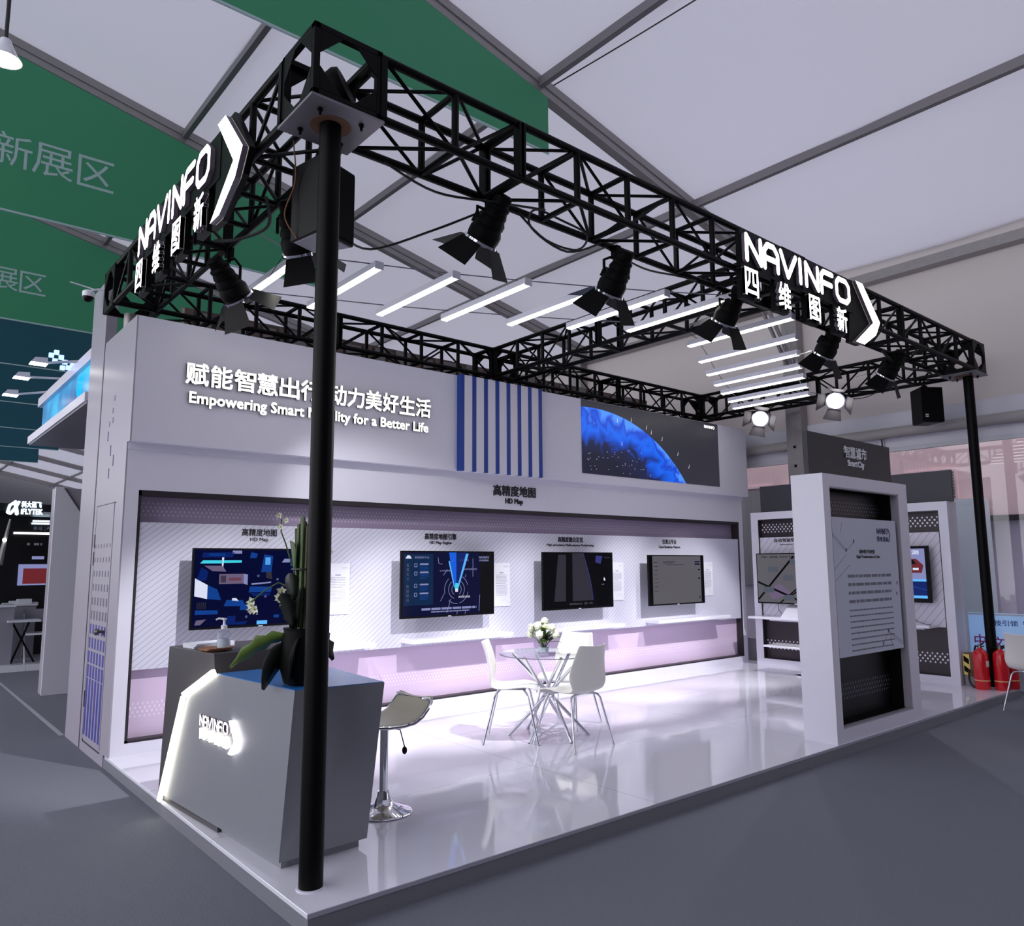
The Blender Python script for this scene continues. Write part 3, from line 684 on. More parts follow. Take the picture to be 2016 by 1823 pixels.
for i, (a, lab) in enumerate(((1.86, 'clear white text sheet right of the night city television'), (3.945, 'clear white text sheet right of the radar television'),
                              (5.93, 'clear white text sheet right of the nearly black television'), (7.925, 'clear white text sheet right of the grey page television'))):
    M = FY(a, YW+.01)
    t = Thing('information_sheet', lab, 'sign', (a+.13, YW+.0, 1.14), group='text sheets beside the televisions')
    t.part(MB(M).box(0, 1.14, .0, .25, 1.635, .012), 'panel', 'acrylic_white', bevel=.001)
    mb = MB(M); mb.text('NAVINFO', .19, 1.585, w=.07, h=.014, c=.0125, mi=0); mb.lines(.09, .15, 1.53, .014, 1, .02, .0125, 0, 0, i)
    mb.lines(.04, .21, 1.50, .006, 7, .016, .0125, 0, .4, i+10); mb.lines(.04, .21, 1.38, .005, 9, .014, .0125, 0, .4, i+20)
    mb.stroke([(.16, 1.22), (.24, 1.17)], .002, .012, .0126, 0, nub=False); mb.stroke([(.16, 1.22), (.13, 1.19)], .002, .012, .0126, 0, nub=False)
    t.part(mb, 'print', 'print_pale')

# ================================================================ info totem with header board
t = Thing('information_totem', 'tall white framed totem at the platform edge with a long text poster', 'display stand', (5.6, .16, ZP)); y0 = .01
x0, x1 = 4.745, 6.43; ia, ib, iz0, iz1 = 4.86, 6.235, .215, 2.29
mb = MB(); zt = 2.40
mb.box(x0, y0, ZP, ia, .31, zt); mb.box(ib, y0, ZP, x1, .31, zt); mb.box(ia, y0, ZP, ib, .31, iz0); mb.box(ia, y0, iz1, ib, .31, zt)
mb.box(ia, .27, iz0, ib, .31, iz1)
t.part(mb, 'frame', 'white_paint')
t.part(MB().box(ia, .20, iz0, ib, .27, .82), 'lower_panel', 'dark_band_x_low', label='black panel with lozenge print')
t.part(MB().box(ia, .20, 1.99, ib, .27, iz1), 'upper_panel', 'dark_band_x', label='black panel with lozenge print')
t.part(MB().box(ia, .21, .82, ib, .27, 1.99), 'middle_panel', 'totem_black')
mb = MB(); mb.box(ia, y0+.004, iz0, ia+.012, .20, iz1); mb.box(ib-.012, y0+.004, iz0, ib, .20, iz1); mb.box(ia, y0+.004, iz1-.012, ib, .20, iz1); mb.box(ia, y0+.004, iz0, ib, .2, iz0+.012)
t.part(mb, 'inner_lining', 'black_matte')
mb = MB(); mb.box(ib-.014, y0+.002, iz0, ib, y0+.075, iz1); mb.box(ia, y0+.002, iz1-.014, ib, y0+.05, iz1); mb.box(ia, y0+.002, iz0, ib, y0+.05, iz0+.014)
t.part(mb, 'inner_edge', 'storage_grey')
ps = t.part(MB().box(ia+.012, .02, .80, 6.145, .05, 2.02), 'poster', 'poster_grey')
t.part(MB().box(ia+.2, .05, .9, 5.9, .21, 1.9), 'standoff', 'black_matte')
M = FY(ia+.012, .0195)
mb = MB(M); W_ = 6.145-ia-.012
mb.text('NAVINFO', .975, 1.885, w=.23, h=.055, off=.03, c=.001, mi=0)
for i, ch in enumerate('四维图新'): mb.text(ch, .885+i*.062, 1.815, h=.045, off=.04, c=.001, mi=0)
mb.stroke([(1.10, 1.94), (1.135, 1.885), (1.105, 1.81)], .014, 0, .0012, 0, nub=False)
mb.text('城市数字化转型', .64, 1.70, w=.30, h=.035, off=.04, c=.001, mi=1); mb.text('Digital Transformation of Cities', .66, 1.65, w=.46, h=.035, off=.03, c=.001, mi=1)
for i in range(4): mb.lines(.24, 1.10, 1.51-i*.075, .026, 1, .05, .001, 2, .2 if i == 3 else 0, 40+i)
for i in range(8): mb.lines(.24, 1.10, 1.20-i*.050, .012, 1, .05, .001, 2, .6 if i == 7 else 0, 60+i)
for a, b in (((.0, 1.88), (.24, 1.735)), ((.0, 1.86), (.24, 1.715)), ((.24, 1.72), (.39, 1.80)), ((.0, 1.55), (.24, 1.69)), ((.02, 1.46), (.3, 1.60)), ((.19, 1.97), (.15, 1.87)),
             ((.85, .87), (.97, .97)), ((.97, .98), (1.27, .85)), ((.97, .97), (1.27, .83)), ((.85, .87), (.8, .82)), ((1.05, .80), (1.0, .93))):
    mb.stroke([a, (b[0], b[1])], .003, 0, .0012, 2, nub=False)
for a, b in ((.24, 1.73), (.39, 1.81), (.97, .98), (.85, .87), (1.2, 1.32), (1.22, 1.42)): mb.rect(a-.01, b-.015, a+.01, b+.015, .0014, 0)
t.part(mb, 'print', ['print_navy', 'print_black', 'print_grey'], ps)
t.part(MB().box(5.06, .30, 2.02, 6.78, .345, 2.85), 'header_board', 'header_black', label='dark grey header board reading Smart City', bevel=.002)
M = FY(0, .30)
t.part(MB(M).text('智慧城市', 5.985, 2.655, w=.46, h=.115, d=.012, off=.02), 'header_title', 'acrylic_white')
t.part(MB(M).text('Smart City', 5.985, 2.555, w=.33, h=.08, d=.012, off=.03), 'header_subtitle', 'acrylic_white')
t.part(MB().box(6.35, .31, ZP, 6.75, .345, 2.02), 'rear_support', 'white_paint')

# ================================================================ side display wall at the right end
X = 8.85; t = Thing('display_wall', 'white framed side wall at the right end with dark lozenge panels and header board', 'wall', (X+.15, 1.95, ZP))
ya, yb = 3.36, .53; ja, jb = 3.24, .64
mb = MB(); zt = 2.385
mb.box(X, yb, ZP, X+.30, jb, zt); mb.box(X, ja, ZP, X+.30, ya, zt); mb.box(X, jb, ZP, X+.30, ja, .20); mb.box(X, jb, 2.275, X+.30, ja, zt); mb.box(X+.2, jb, .2, X+.3, ja, 2.275)
t.part(mb, 'frame', 'white_paint')
t.part(MB().box(X+.08, jb, .20, X+.2, ja, .80), 'lower_panel', 'dark_band_y_low', label='dark brown panel with white lozenges')
t.part(MB().box(X+.08, jb, 2.0, X+.2, ja, 2.275), 'upper_panel', 'dark_band_y', label='dark brown panel with white lozenges')
t.part(MB().box(X+.02, jb, .80, X+.2, ja, 2.0), 'striped_panel', 'striped_side', label='pale panel with thin slanting lines')
mb = MB(); mb.box(X+.003, ja-.012, .2, X+.08, ja, 2.275); mb.box(X+.003, jb, .2, X+.08, jb+.012, 2.275); mb.box(X+.003, jb, 2.26, X+.08, ja, 2.275); mb.box(X+.003, jb, .2, X+.08, ja, .21)
t.part(mb, 'inner_lining', 'dark_trim')
t.part(MB().box(X+.10, .49, zt, X+.14, 3.24, 2.79), 'header_board', 'header_dark', label='plain dark grey header board', bevel=.002)
M = FX(X+.02, 0)
t.part(MB(M).text('自动驾驶软硬件方案', -2.985, 1.925, w=.62, h=.055, d=.002, off=.03, anchor='l'), 'title', 'print_black')
t.part(MB(M).text('Autonomous Driving Solutions', -2.90, 1.87, w=.5, h=.036, d=.002, off=.01, anchor='l'), 'subtitle', 'print_black')
def c_cross(mb, w, h):
    mb.rect(0, 0, w, h, 0, 10)
    for p, t_ in ((((0, .05), (.5, .95)), .03), (((.0, .42), (.62, .0)), .03), (((.35, .05), (.9, .62)), .02), (((.3, 0), (1, .9)), .02)): mb.stroke([(a*w, b*h) for a, b in p], t_, 0, .001, 1, nub=False)
    mb.quad([(w*.2, h*.05, .0004), (w*.45, h*.2, .0004), (w*.3, h*.4, .0004), (w*.12, h*.25, .0004)], 7)
    for a, b in ((.15, .62), (.45, .78), (.35, .45), (.6, .5), (.08, .2), (.55, .18), (.35, .04)): mb.rect(w*a, h*b, w*(a+.14), h*(b+.12), .0012, 14)
    mb.text('车路协同', w*.3, h*.92, w=w*.5, h=h*.05, c=.001, mi=1)
def c_car(mb, w, h):
    mb.rect(0, 0, w, h, 0, 1); mb.rect(w*.55, h*.40, w*.97, h*.97, .0004, 12); mb.rect(w*.55, h*.36, w*.97, h*.40, .0008, 4)
    mb.prism([(w*.60, h*.52), (w*.93, h*.52), (w*.95, h*.66), (w*.88, h*.78), (w*.68, h*.78), (w*.60, h*.66)], .0004, .001, 13); mb.prism([(w*.66, h*.68), (w*.88, h*.68), (w*.85, h*.76), (w*.69, h*.76)], .001, .0014, 1)
    mb.rect(w*.64, h*.57, w*.70, h*.61, .0016, 5); mb.rect(w*.84, h*.57, w*.90, h*.61, .0016, 5); mb.rect(w*.55, h*.08, w*.97, h*.35, .0004, 3); mb.rect(w*.55, h*.05, w*.97, h*.10, .0008, 4)
    mb.stroke([(w*.55, h*.1), (w*.7, h*.33), (w*.97, h*.2)], .012, 0, .0009, 2, nub=False); mb.text('道路检测', w*.76, h*.86, w=w*.3, h=h*.08, c=.001, off=.02, mi=5)
tv(FX(X+.02, 0), -3.23, 1.02, 1.23, .74, 'television with a road crossing picture, left on the side wall', c_cross, None, gap=.10)
tv(FX(X+.02, 0), -1.98, 1.105, 1.23, .72, 'television showing a red car, right on the side wall behind the totem', c_car, None, gap=.10)
t = Thing('wall_shelf', 'long white shelf on the dark lozenge side wall behind the totem', 'shelf', (X, 1.95, .80))
t.part(MB().box(X-.26, .75, .795, X+.02, 3.32, .83), 'board', 'white_gloss', bevel=.004)
t.part(MB().box(X-.03, .9, .76, X+.02, 3.1, .795), 'bracket', 'white_paint')
t = Thing('laptop_stand', 'white slanted laptop stand on the side wall shelf', 'stand', (X-.13, 2.62, .83))
t.part(MB().hexa([(X-.24, 2.45, .83), (X-.02, 2.45, .83), (X-.02, 2.8, .83), (X-.24, 2.8, .83)], [(X-.06, 2.47, .98), (X-.02, 2.47, 1.0), (X-.02, 2.78, 1.0), (X-.06, 2.78, .98)]), 'wedge', 'white_paint')
t.part(MB().box(X-.25, 2.46, .83, X-.23, 2.79, .84), 'lip', 'white_gloss')
t = Thing('side_table', 'low white tabletop standing in front of the side wall, half hidden by the totem', 'table', (8.3, 2.35, ZP))
t.part(MB().box(8.1, 2.0, .455, 8.5, 2.78, .485), 'tabletop', 'white_gloss', bevel=.01)
t.part(MB().tube([(8.3, 2.2, ZP+.02), (8.3, 2.2, .455)], .03, 12), 'leg', 'chrome', smooth=True)
t.part(MB().lathe([(.2, 0), (.2, .012), (.03, .025)], 24, c=(8.3, 2.2, ZP)), 'base', 'chrome', smooth=True)
for y in (2.95, 1.05):
    pts = [(X-.02, y, 1.02), (X-.05, y-.02, .93), (X-.08, y-.10, .86), (X-.15, y-.22, .84), (X-.2, y-.3, .836)]
    tag(MB().tube(pts, .004, 6).build('shelf_cable', 'cable_black'), 'thin black cord curling onto the shelf '+('beside the laptop stand' if y > 2 else 'under the red car television'), 'cord')

# ================================================================ truss gantry
T = Thing('lighting_truss', 'black box truss frame on poles above the white stand', 'truss', (4.5, 2.2, ZP))
ZL, ZH = 4.0, 4.38; R_ = .022
TX0, TX1, TY0, TY1 = -.069, 9.18, .054, 4.53; CW = .40
def corner(x, y, plate):
    mb = MB(); x1, y1 = x+CW, y+CW; e = .035
    for a in (x, x1-e):
        for b in (y, y1-e): mb.box(a, b, ZL-.01, a+e, b+e, ZH+.01)
    for z in (ZL-.01, ZH+.01-e):
        for b in (y, y1-e): mb.box(x, b, z, x1, b+e, z+e)
        for a in (x, x1-e): mb.box(a, y, z, a+e, y1, z+e)
    g = .13
    def gus(M):
        s_ = CW; H = ZH+.02-ZL
        for (a, b, c, d) in ((e, e, 1, 1), (s_-e, e, -1, 1), (s_-e, H-e, -1, -1), (e, H-e, 1, -1)):
            p = [(a, b), (a+g*c, b), (a, b+g*d)]
            if c*d < 0: p = p[::-1]
            m2 = MB(M); m2.prism(p, -.006, 0); mb.v += m2.v; base = len(mb.v)-len(m2.v); mb.f += [tuple(base+i for i in f) for f in m2.f]; mb.mi += m2.mi
    for o_, u in (((x, y, ZL-.01), (1, 0, 0)), ((x1, y1, ZL-.01), (-1, 0, 0)), ((x1, y, ZL-.01), (0, 1, 0)), ((x, y1, ZL-.01), (0, -1, 0))): gus(frame(o_, u, (0, 0, 1)))
    c = T.part(mb, 'corner_block', 'black_metal', bevel=.003)
    if plate:
        T.part(MB().box(x-.01, y-.01, ZL-.026, x1+.01, y1+.01, ZL-.012), 'base_plate', 'plate_steel', c, label='scuffed bare steel plate')
        for a in (.08, CW-.08):
            for b in (.08, CW-.08): T.part(MB().tube([(x+a, y+b, ZL-.06), (x+a, y+b, ZL-.02)], .008, 8).tube([(x+a, y+b, ZL-.037), (x+a, y+b, ZL-.026)], .015, 6), 'bolt', 'black_metal', c)
        T.part(MB().lathe([(.0, 0), (.11, 0), (.11, .002), (0, .002)], 20, c=(x+.2, y+.2, ZL-.028), caps=False), 'weld_stain', 'cardboard', c, label='brown heat stain around the pole head')
def section(a, b, fixed, axis, flip=0):
    """one ladder-braced box section from a to b along axis; fixed = low coordinate across"""
    def P(u, v, z): return (u, v, z) if axis == 0 else (v, u, z)
    f0, f1 = fixed+.022, fixed+CW-.022; zl, zh = ZL+.012, ZH-.012
    lc = MB(); n_ = max(1, round((b-a)/.49)); st = (b-a)/n_
    us = [a+st*i for i in range(n_+1)]
    for i, u in enumerate(us[1:-1]):
        for f in (f0, f1): lc.tube([P(u, f, zl), P(u, f, zh)], .022, 8)
        for z in (zl, zh): lc.tube([P(u, f0, z), P(u, f1, z)], .020, 8)
    for i in range(n_):
        u0, u1 = us[i]+.02, us[i+1]-.02
        z0, z1 = (zl, zh) if (i+flip) % 2 else (zh, zl)
        for f in (f0, f1): lc.tube([P(u0, f, z0), P(u1, f, z1)], .012, 6)
        v0, v1 = (f0, f1) if i % 2 else (f1, f0)
        for z in (zl, zh): lc.tube([P(u0, v0, z), P(u1, v1, z)], .012, 6)
    root = T.part(lc, 'truss_section', 'black_metal', smooth=True)
    for u in (a+.008, b-.008):
        pl = MB()
        for z in (zl, zh): pl.tube([P(u, f0, z), P(u, f1, z)], .026, 8)
        for f in (f0, f1): pl.box(*P(u-.018, f-.03, zl), *P(u+.018, f+.03, zh))
        T.part(pl, 'end_frame', 'black_metal', root)
    for f in (f0, f1):
        for z in (zl, zh): T.part(MB().tube([P(a, f, z), P(b, f, z)], .025, 10), 'chord', 'black_metal', root, smooth=True)
CX = 4.36
corner(TX0, TY0, True); corner(TX1-CW, TY0, True); corner(TX0, TY1-CW, False); corner(TX1-CW, TY1-CW, False); corner(CX, TY1-CW, False); corner(CX, TY0, False)
section(TX0+CW, 1.33, TY0, 0); section(1.33, CX, TY0, 0, 1); section(CX+CW, 6.76, TY0, 0); section(6.76, TX1-CW, TY0, 0, 1)
section(TY0+CW, 2.3, TX0, 1); section(2.3, TY1-CW, TX0, 1, 1)
section(TX0+CW, 2.2, TY1-CW, 0); section(2.2, CX, TY1-CW, 0, 1); section(CX+CW, 6.76, TY1-CW, 0); section(6.76, TX1-CW, TY1-CW, 0, 1)
section(TY0+CW, 2.3, TX1-CW, 1); section(2.3, TY1-CW, TX1-CW, 1, 1)
section(TY0+CW, 2.3, CX, 1); section(2.3, TY1-CW, CX, 1, 1)
def pole(x, y, z0=ZP, mt='black_metal', dx=0, dy=0):
    p = T.part(MB().tube([(x, y, z0), (x+dx, y+dy, ZL-.02)], .058, 24), 'pole', mt, smooth=True)
    T.part(MB().lathe([(.068, 0), (.068, .006), (.058, .008)], 24, c=(x, y, z0)), 'pole_foot', 'white_paint', p, smooth=True, label='thin white ring at the foot')
pole(.135, .254, dx=-.008, dy=-.005); pole(9.045, .222, dx=-.02); pole(TX0+.20, TY1-.2, 0, 'ali'); pole(TX1-.2, TY1-.2, 0)

# ================================================================ lit name signs
def logo_letters(M, t, z0=0, mt='sign_white', th=.050):
    """seven techno letters over four characters and a chevron; local unit: metres, total width 2.38, height .59"""
    W, H = .24, .205; zb = .33
    L = []
    def at(x, pts): return [(x+a*W, zb+b*H) for a, b in pts]
    L.append([at(0.05, [(0, 0), (0, 1), (.85, 0), (.85, 1)])])
    L.append([at(0.31, [(0, 0), (0, .72), (.22, 1), (.62, 1), (.85, .72), (.85, 0)]), at(0.31, [(.0, .42), (.85, .42)])])
    L.append([at(0.57, [(0, 1), (.42, 0), (1.0, 1)])])
    L.append([at(0.88, [(0, 0), (0, 1)])])
    L.append([at(0.98, [(0, 0), (0, 1), (.85, 0), (.85, 1)])])
    L.append([at(1.25, [(0, 0), (0, .8), (.18, 1), (.85, 1)]), at(1.25, [(0, .48), (.75, .48)])])
    L.append([at(1.53, [(.2, 0), (.75, 0), (.98, .22), (.98, .78), (.75, 1), (.2, 1), (0, .78), (0, .22), (.2, 0)])])
    for strokes in L:
        mb = MB(M)
        for st in strokes: mb.stroke(st, th, z0, z0+.03)
        t.part(mb.sides(M.col[2].xyz, 1), 'letter', [mt, 'sign_side'])
def name_sign(M, loc, label):
    t = Thing('illuminated_sign', label, 'sign', loc, group='glowing name signs')
    mb = MB(M)   # dark backing: strip behind the letters, rounded tiles behind the characters and the chevron
    mb.prism([(0, .27), (1.9, .27), (1.9, .59), (0, .59)], 0, .04)
    xs = (.10, .60, 1.10, 1.60)
    for x in xs: mb.prism([(x-.11, .0), (x+.08, .0), (x+.11, .03), (x+.11, .25), (x+.09, .275), (x-.09, .275), (x-.11, .25)], 0, .04)
    for x in (.3, 1.25): mb.box(x, .05, -.02, x+.03, .55, 0)
    t.part(mb, 'backing', 'black_plastic')
    t.part(MB(M).prism([(1.78, -.03), (1.98, -.03), (2.32, .14), (2.41, .27), (2.12, .61), (1.88, .61)], 0, .035), 'chevron_backing', 'black_plastic')
    logo_letters(M, t, .04)
    for x, ch in zip(xs, '四维图新'):
        t.part(MB(M).text(ch, x, .03, w=.185, h=.225, d=.03, c=.04, off=.02).sides(M.col[2].xyz, 1), 'character', ['sign_white', 'sign_side'])
    t.part(MB(M).prism([(1.92, .60), (2.06, .60), (2.39, .27), (2.28, .12), (2.02, -.02), (1.85, -.02), (2.24, .24)], .036, .07).sides(M.col[2].xyz, 1), 'chevron', ['sign_warm', 'sign_side'])
    return t
name_sign(FY(3.61, .035, 3.73), (4.8, .03, 3.73), 'glowing white letter sign with arrow on the front truss')
M = frame((-.09, 2.98, 3.715), (0, -1, 0), (0, 0, 1)) @ Matrix.Diagonal((.93, 1.0, 1, 1))
name_sign(M, (-.1, 1.9, 3.715), 'glowing white letter sign with arrow on the left truss, seen at a steep angle')

# ================================================================ linear lamps in a chevron
# each (x, far y, near y)
BT = [(.72, 3.10, 1.90), (1.27, 2.89, 1.69), (1.85, 2.67, 1.47), (2.40, 2.42, 1.22), (2.97, 2.14, .94), (3.50, 1.86, .66), (4.02, 1.55, .35),
      (4.93, 1.50, .30), (5.56, 1.82, .62), (6.14, 2.13, .93), (6.68, 2.40, 1.20), (7.18, 2.64, 1.44), (7.70, 2.88, 1.68), (8.17, 3.12, 1.92)]
ords = ['first', 'second', 'third', 'fourth', 'fifth', 'sixth', 'seventh']
lamp0 = None
for i, (x, ya_, yb_) in enumerate(BT):
    side = 'left group' if i < 7 else 'right group'; o_ = ords[i % 7]
    lab = '%s linear lamp from the left in the %s of hanging white lamps' % (o_, side)
    if lamp0 is None:
        L0 = Thing('linear_lamp', lab, 'lamp', (x, (ya_+yb_)/2, 3.9), group='hanging linear lamps'); lamp0 = L0.o
        L0.part(MB().box(-.038, -.60, .012, .038, .60, .062), 'housing', 'white_paint', world=False, bevel=.004)
        L0.part(MB().prism([(-.034, .012), (-.022, 0), (.022, 0), (.034, .012)][::-1], -.598, .598).v and MB(frame((0, 0, 0), (1, 0, 0), (0, 0, 1))).prism([(-.034, .012), (-.022, 0), (.022, 0), (.034, .012)], -.598, .598), 'diffuser', 'lamp_white', world=False)
        for q0, q1 in ((-.606, -.598), (.598, .606)): L0.part(MB().box(-.038, q0, .0, .038, q1, .062), 'end_cap', 'white_paint', world=False)
    else:
        dup(lamp0, (x, (ya_+yb_)/2, 3.9), 0, lab, 'hanging linear lamps')
def cable(name, pts, r, mt, label, cat='cable', seg=6):
    P = [Vector(p) for p in pts]; out = []
    for i in range(len(P)-1):
        p0 = P[max(i-1, 0)]; p1 = P[i]; p2 = P[i+1]; p3 = P[min(i+2, len(P)-1)]
        for s_ in range(6):
            q = s_/6; out.append(.5*((2*p1)+(p2-p0)*q+(2*p0-5*p1+4*p2-p3)*q*q+(3*p1-p0-3*p2+p3)*q**3))
    out.append(P[-1]); o = MB().tube(out, r, seg).build(name, mt, smooth=True); return tag(o, label, cat, 'cables on the stand' if name == 'power_cable' else None)
for grp, nm in ((BT[:7], 'left'), (BT[7:], 'right')):
    for sg, wd in ((1, 'far'), (-1, 'near')):
        pts = [(x, (a+b)/2+sg*.5, 3.975) for x, a, b in grp]
        e0 = (TX0+.35, pts[0][1]+.15*sg, 4.02) if nm == 'left' else (CX+.36, pts[0][1], 4.02)
        e1 = (CX+.02, pts[-1][1], 4.02) if nm == 'left' else (TX1-CW, pts[-1][1], 4.02)
        o = MB().tube([e0]+pts+[e1], .005, 6).build('suspension_wire', 'wire_grey')
        tag(o, 'thin wire holding the %s ends of the %s group of linear lamps' % (wd, nm), 'wire', 'lamp suspension wires')

# ================================================================ stage lights
def stage_light(ring, aim, label, lit=False, energy=140, spot=55, size=1.0, doors=(1, 1, 1, 1), spread=.8, twist=0):
    aim = Vector(aim).normalized(); piv = Vector(ring)-aim*.145*size; at = Vector((piv.x, piv.y, 3.985))
    t = Thing('stage_light', label, 'stage light', at, group='stage lights on the truss')
    t.part(MB().box(at.x-.025, at.y-.03, at.z-.05, at.x+.025, at.y+.03, at.z+.03).tube([at+Vector((0, 0, -.09)), at+Vector((0, 0, -.03))], .014, 8), 'clamp', 'black_matte')
    zax = -aim; xax = Vector((0, 0, 1)).cross(zax).normalized() if abs(zax.z) < .98 else Vector((1, 0, 0)); yax = zax.cross(xax)
    M = Matrix(((xax.x, yax.x, zax.x, piv.x), (xax.y, yax.y, zax.y, piv.y), (xax.z, yax.z, zax.z, piv.z), (0, 0, 0, 1))) @ Matrix.Rotation(twist, 4, 'Z')
    hz = [Vector(v) for v in ((0, 0, 0),)]
    a_, b_ = piv+xax*.125, piv-xax*.125
    t.part(MB().tube([a_, a_+Vector((0, 0, min(.10, (at.z-piv.z)*.5))), at+xax*.06+Vector((0, 0, -.07)), at-xax*.06+Vector((0, 0, -.07)), b_+Vector((0, 0, min(.10, (at.z-piv.z)*.5))), b_], .011, 6), 'yoke', 'black_matte')
    prof = [(.0, .20), (.045, .20), (.06, .185), (.06, .13), (.078, .115), (.078, .10), (.072, .095), (.085, .06), (.085, .045), (.079, .04), (.098, 0), (.098, -.02), (.092, -.025), (.110, -.06), (.110, -.10), (.104, -.13)]
    prof = [(r*size, z*size) for r, z in prof]
    body = t.part(MB(M).lathe(prof[::-1], 24, caps=False), 'can', 'black_matte', smooth=True)
    t.part(MB(M).box(-.03*size, .085*size, -.05, .03*size, .12*size, .02), 'socket', 'black_matte', body)
    t.part(MB(M).lathe([(.104*size, -.128*size), (.118*size, -.128*size), (.120*size, -.15*size), (.106*size, -.152*size), (.104*size, -.128*size)], 24, caps=False), 'ring', 'chrome', label='chrome ring', smooth=True)
    t.part(MB(M).lathe([(.0, -.115*size), (.103*size, -.122*size)], 24, caps=False), 'lens', 'spot_lens' if lit else 'chrome')
    k = .118*size; L = .20*size; zz = -.145*size
    for i in range(4):
        if not doors[i]: continue
        MR = M @ Matrix.Rotation(i*math.pi/2, 4, 'Z')
        so, sz = math.sin(spread)*L, math.cos(spread)*L
        w0, w1 = .08*size, .115*size
        pts = [(k, -w0, zz), (k, w0, zz), (k+so, w1, zz-sz), (k+so, -w1, zz-sz)]
        nx = Vector((math.cos(spread), 0, math.sin(spread)))*.003
        t.part(MB(MR).hexa([Vector(p) for p in pts], [Vector(p)+nx for p in pts]), 'barn_door', 'door_grey' if lit else 'black_plastic')
    p = M @ Vector((0, 0, -.10*size))
    light('SPOT', 'lamp_beam', p-zax*.06, energy, (.97, .96, 1), .05, p-zax*2, spot, .55, parent=t.o)
    return t
mat('door_grey', (74, 68, 78), 0.5)
FA = (-.10, .60, -.72)
stage_light(HIT(945, 478, 1, .50), FA, 'black stage light with two open flaps, first from the near corner on the front truss', energy=420, spot=46, twist=.35)
stage_light(HIT(1198, 578, 1, .50), (.05, .6, -.72), 'black stage light second from the near corner on the front truss', energy=420, spot=46, twist=.4)
stage_light(HIT(1424, 636, 1, .50), (.10, .55, -.70), 'black stage light just left of the front letter sign', energy=420, spot=46, twist=.3)
stage_light(HIT(1620, 700, 1, .50), (.10, .6, -.72), 'black stage light under the right half of the front letter sign', energy=420, spot=46, twist=.4)
stage_light(HIT(1742, 742, 1, .55), (.05, .6, -.72), 'black stage light between the front letter sign and the far black speaker', energy=360, spot=46, twist=.4)
stage_light(HIT(592, 500, 0, .42), (.45, .35, -.78), 'black stage light nearest the front pole on the left truss', energy=140, spot=55, twist=.3)
stage_light(HIT(470, 588, 0, .42), (.62, .25, -.60), 'black stage light with bright chrome ring, farther along the left truss', energy=140, spot=55, twist=.3)
stage_light(HIT(1645, 789, 0, 8.78), (-.84, -.30, -.46), 'lit stage light on the right truss, larger of the two glowing ones', lit=True, energy=120, spot=70, twist=.25, size=1.08, spread=.5)
stage_light(HIT(1497, 824, 0, 8.78), (-.84, -.38, -.40), 'lit stage light near the back corner, smaller of the two glowing ones', lit=True, energy=120, spot=70, twist=.25, size=1.08, spread=.5)

# ================================================================ loudspeakers
def speaker(c, w, d, h, label, face, base='black_plastic'):
    t = Thing('loudspeaker', label, 'loudspeaker', c, group='black loudspeakers'); x, y, z = c
    R = Matrix.Translation(c) @ Matrix.Rotation(face, 4, 'Z')
    t.part(MB(R).prism([(-w/2, -d/2), (w/2, -d/2), (w*.36, d/2), (-w*.36, d/2)], -h, 0), 'cabinet', 'black_plastic', bevel=.008)
    t.part(MB(R).prism([(-w*.46, -d/2-.008), (w*.46, -d/2-.008), (w*.46, -d/2+.002), (-w*.46, -d/2+.002)], -h+.02, -.02), 'grille', 'black_matte')
    t.part(MB(R).prism([(-w*.42, -d*.46), (w*.42, -d*.46), (w*.3, d*.42), (-w*.3, d*.42)], -h-.006, -h+.001), 'bottom_plate', base)
    t.part(MB(R).box(-.03, -.02, 0, .03, .02, .05).tube([(0, 0, .03), (0, 0, 4.02-z)], .012, 8), 'bracket', 'black_matte')
    t.part(MB(R).box(-w*.38, -d/2-.010, -h+.06, -w*.24, -d/2-.008, -h+.075).box(-w*.38, -d/2-.010, -h+.085, -w*.24, -d/2-.008, -h+.10), 'badge', 'paper')
    return t
speaker((.25, .60, 3.91), .29, .26, .45, 'black loudspeaker hanging behind the near pole', .35, 'speaker_base_lit')
speaker((8.93, .72, 3.88), .30, .30, .46, 'black loudspeaker hanging from the right truss beside the far pole', -.62)

# cables on the truss
cable('power_cable', [(.55, .4, 3.98), (.9, .38, 3.90), (1.3, .30, 3.93), (1.7, .25, 3.98)], .008, 'cable_black', 'black cable sagging under the near end of the front truss')
cable('power_cable', [(1.55, .35, 3.95), (1.75, .3, 3.80), (2.0, .25, 3.78), (2.15, .3, 3.95), (2.0, .4, 4.05), (1.7, .35, 4.02), (1.62, .3, 3.85), (1.9, .25, 3.74), (2.3, .3, 3.93)], .008, 'cable_black', 'looped black cable between the first two stage lights of the front truss')
cable('power_cable', [(1.42, .43, 3.99), (1.1, .7, 3.82), (.75, .9, 3.66), (.42, .72, 3.62)], .008, 'cable_black', 'black cable running from the front truss down to the near loudspeaker')
cable('power_cable', [(.05, .55, 4.0), (.1, .62, 3.8), (.06, .66, 3.6), (.12, .62, 3.46)], .004, 'cardboard', 'thin reddish cable hanging beside the near loudspeaker')
cable('power_cable', [(2.45, .42, 3.99), (2.9, .42, 3.93), (3.3, .4, 3.96), (3.6, .42, 4.0)], .008, 'cable_black', 'black cable lying along the front truss left of the sign')
cable('power_cable', [(7.0, .4, 4.0), (7.3, .42, 3.92), (7.7, .42, 3.90), (8.2, .42, 3.96), (8.6, .5, 4.0)], .016, 'cable_black', 'bundle of black cables along the far end of the front truss')
cable('power_cable', [(8.9, 1.2, 4.0), (8.9, 1.5, 3.9), (8.92, 1.9, 3.95)], .006, 'cable_black', 'short black cable feeding the larger lit stage light')
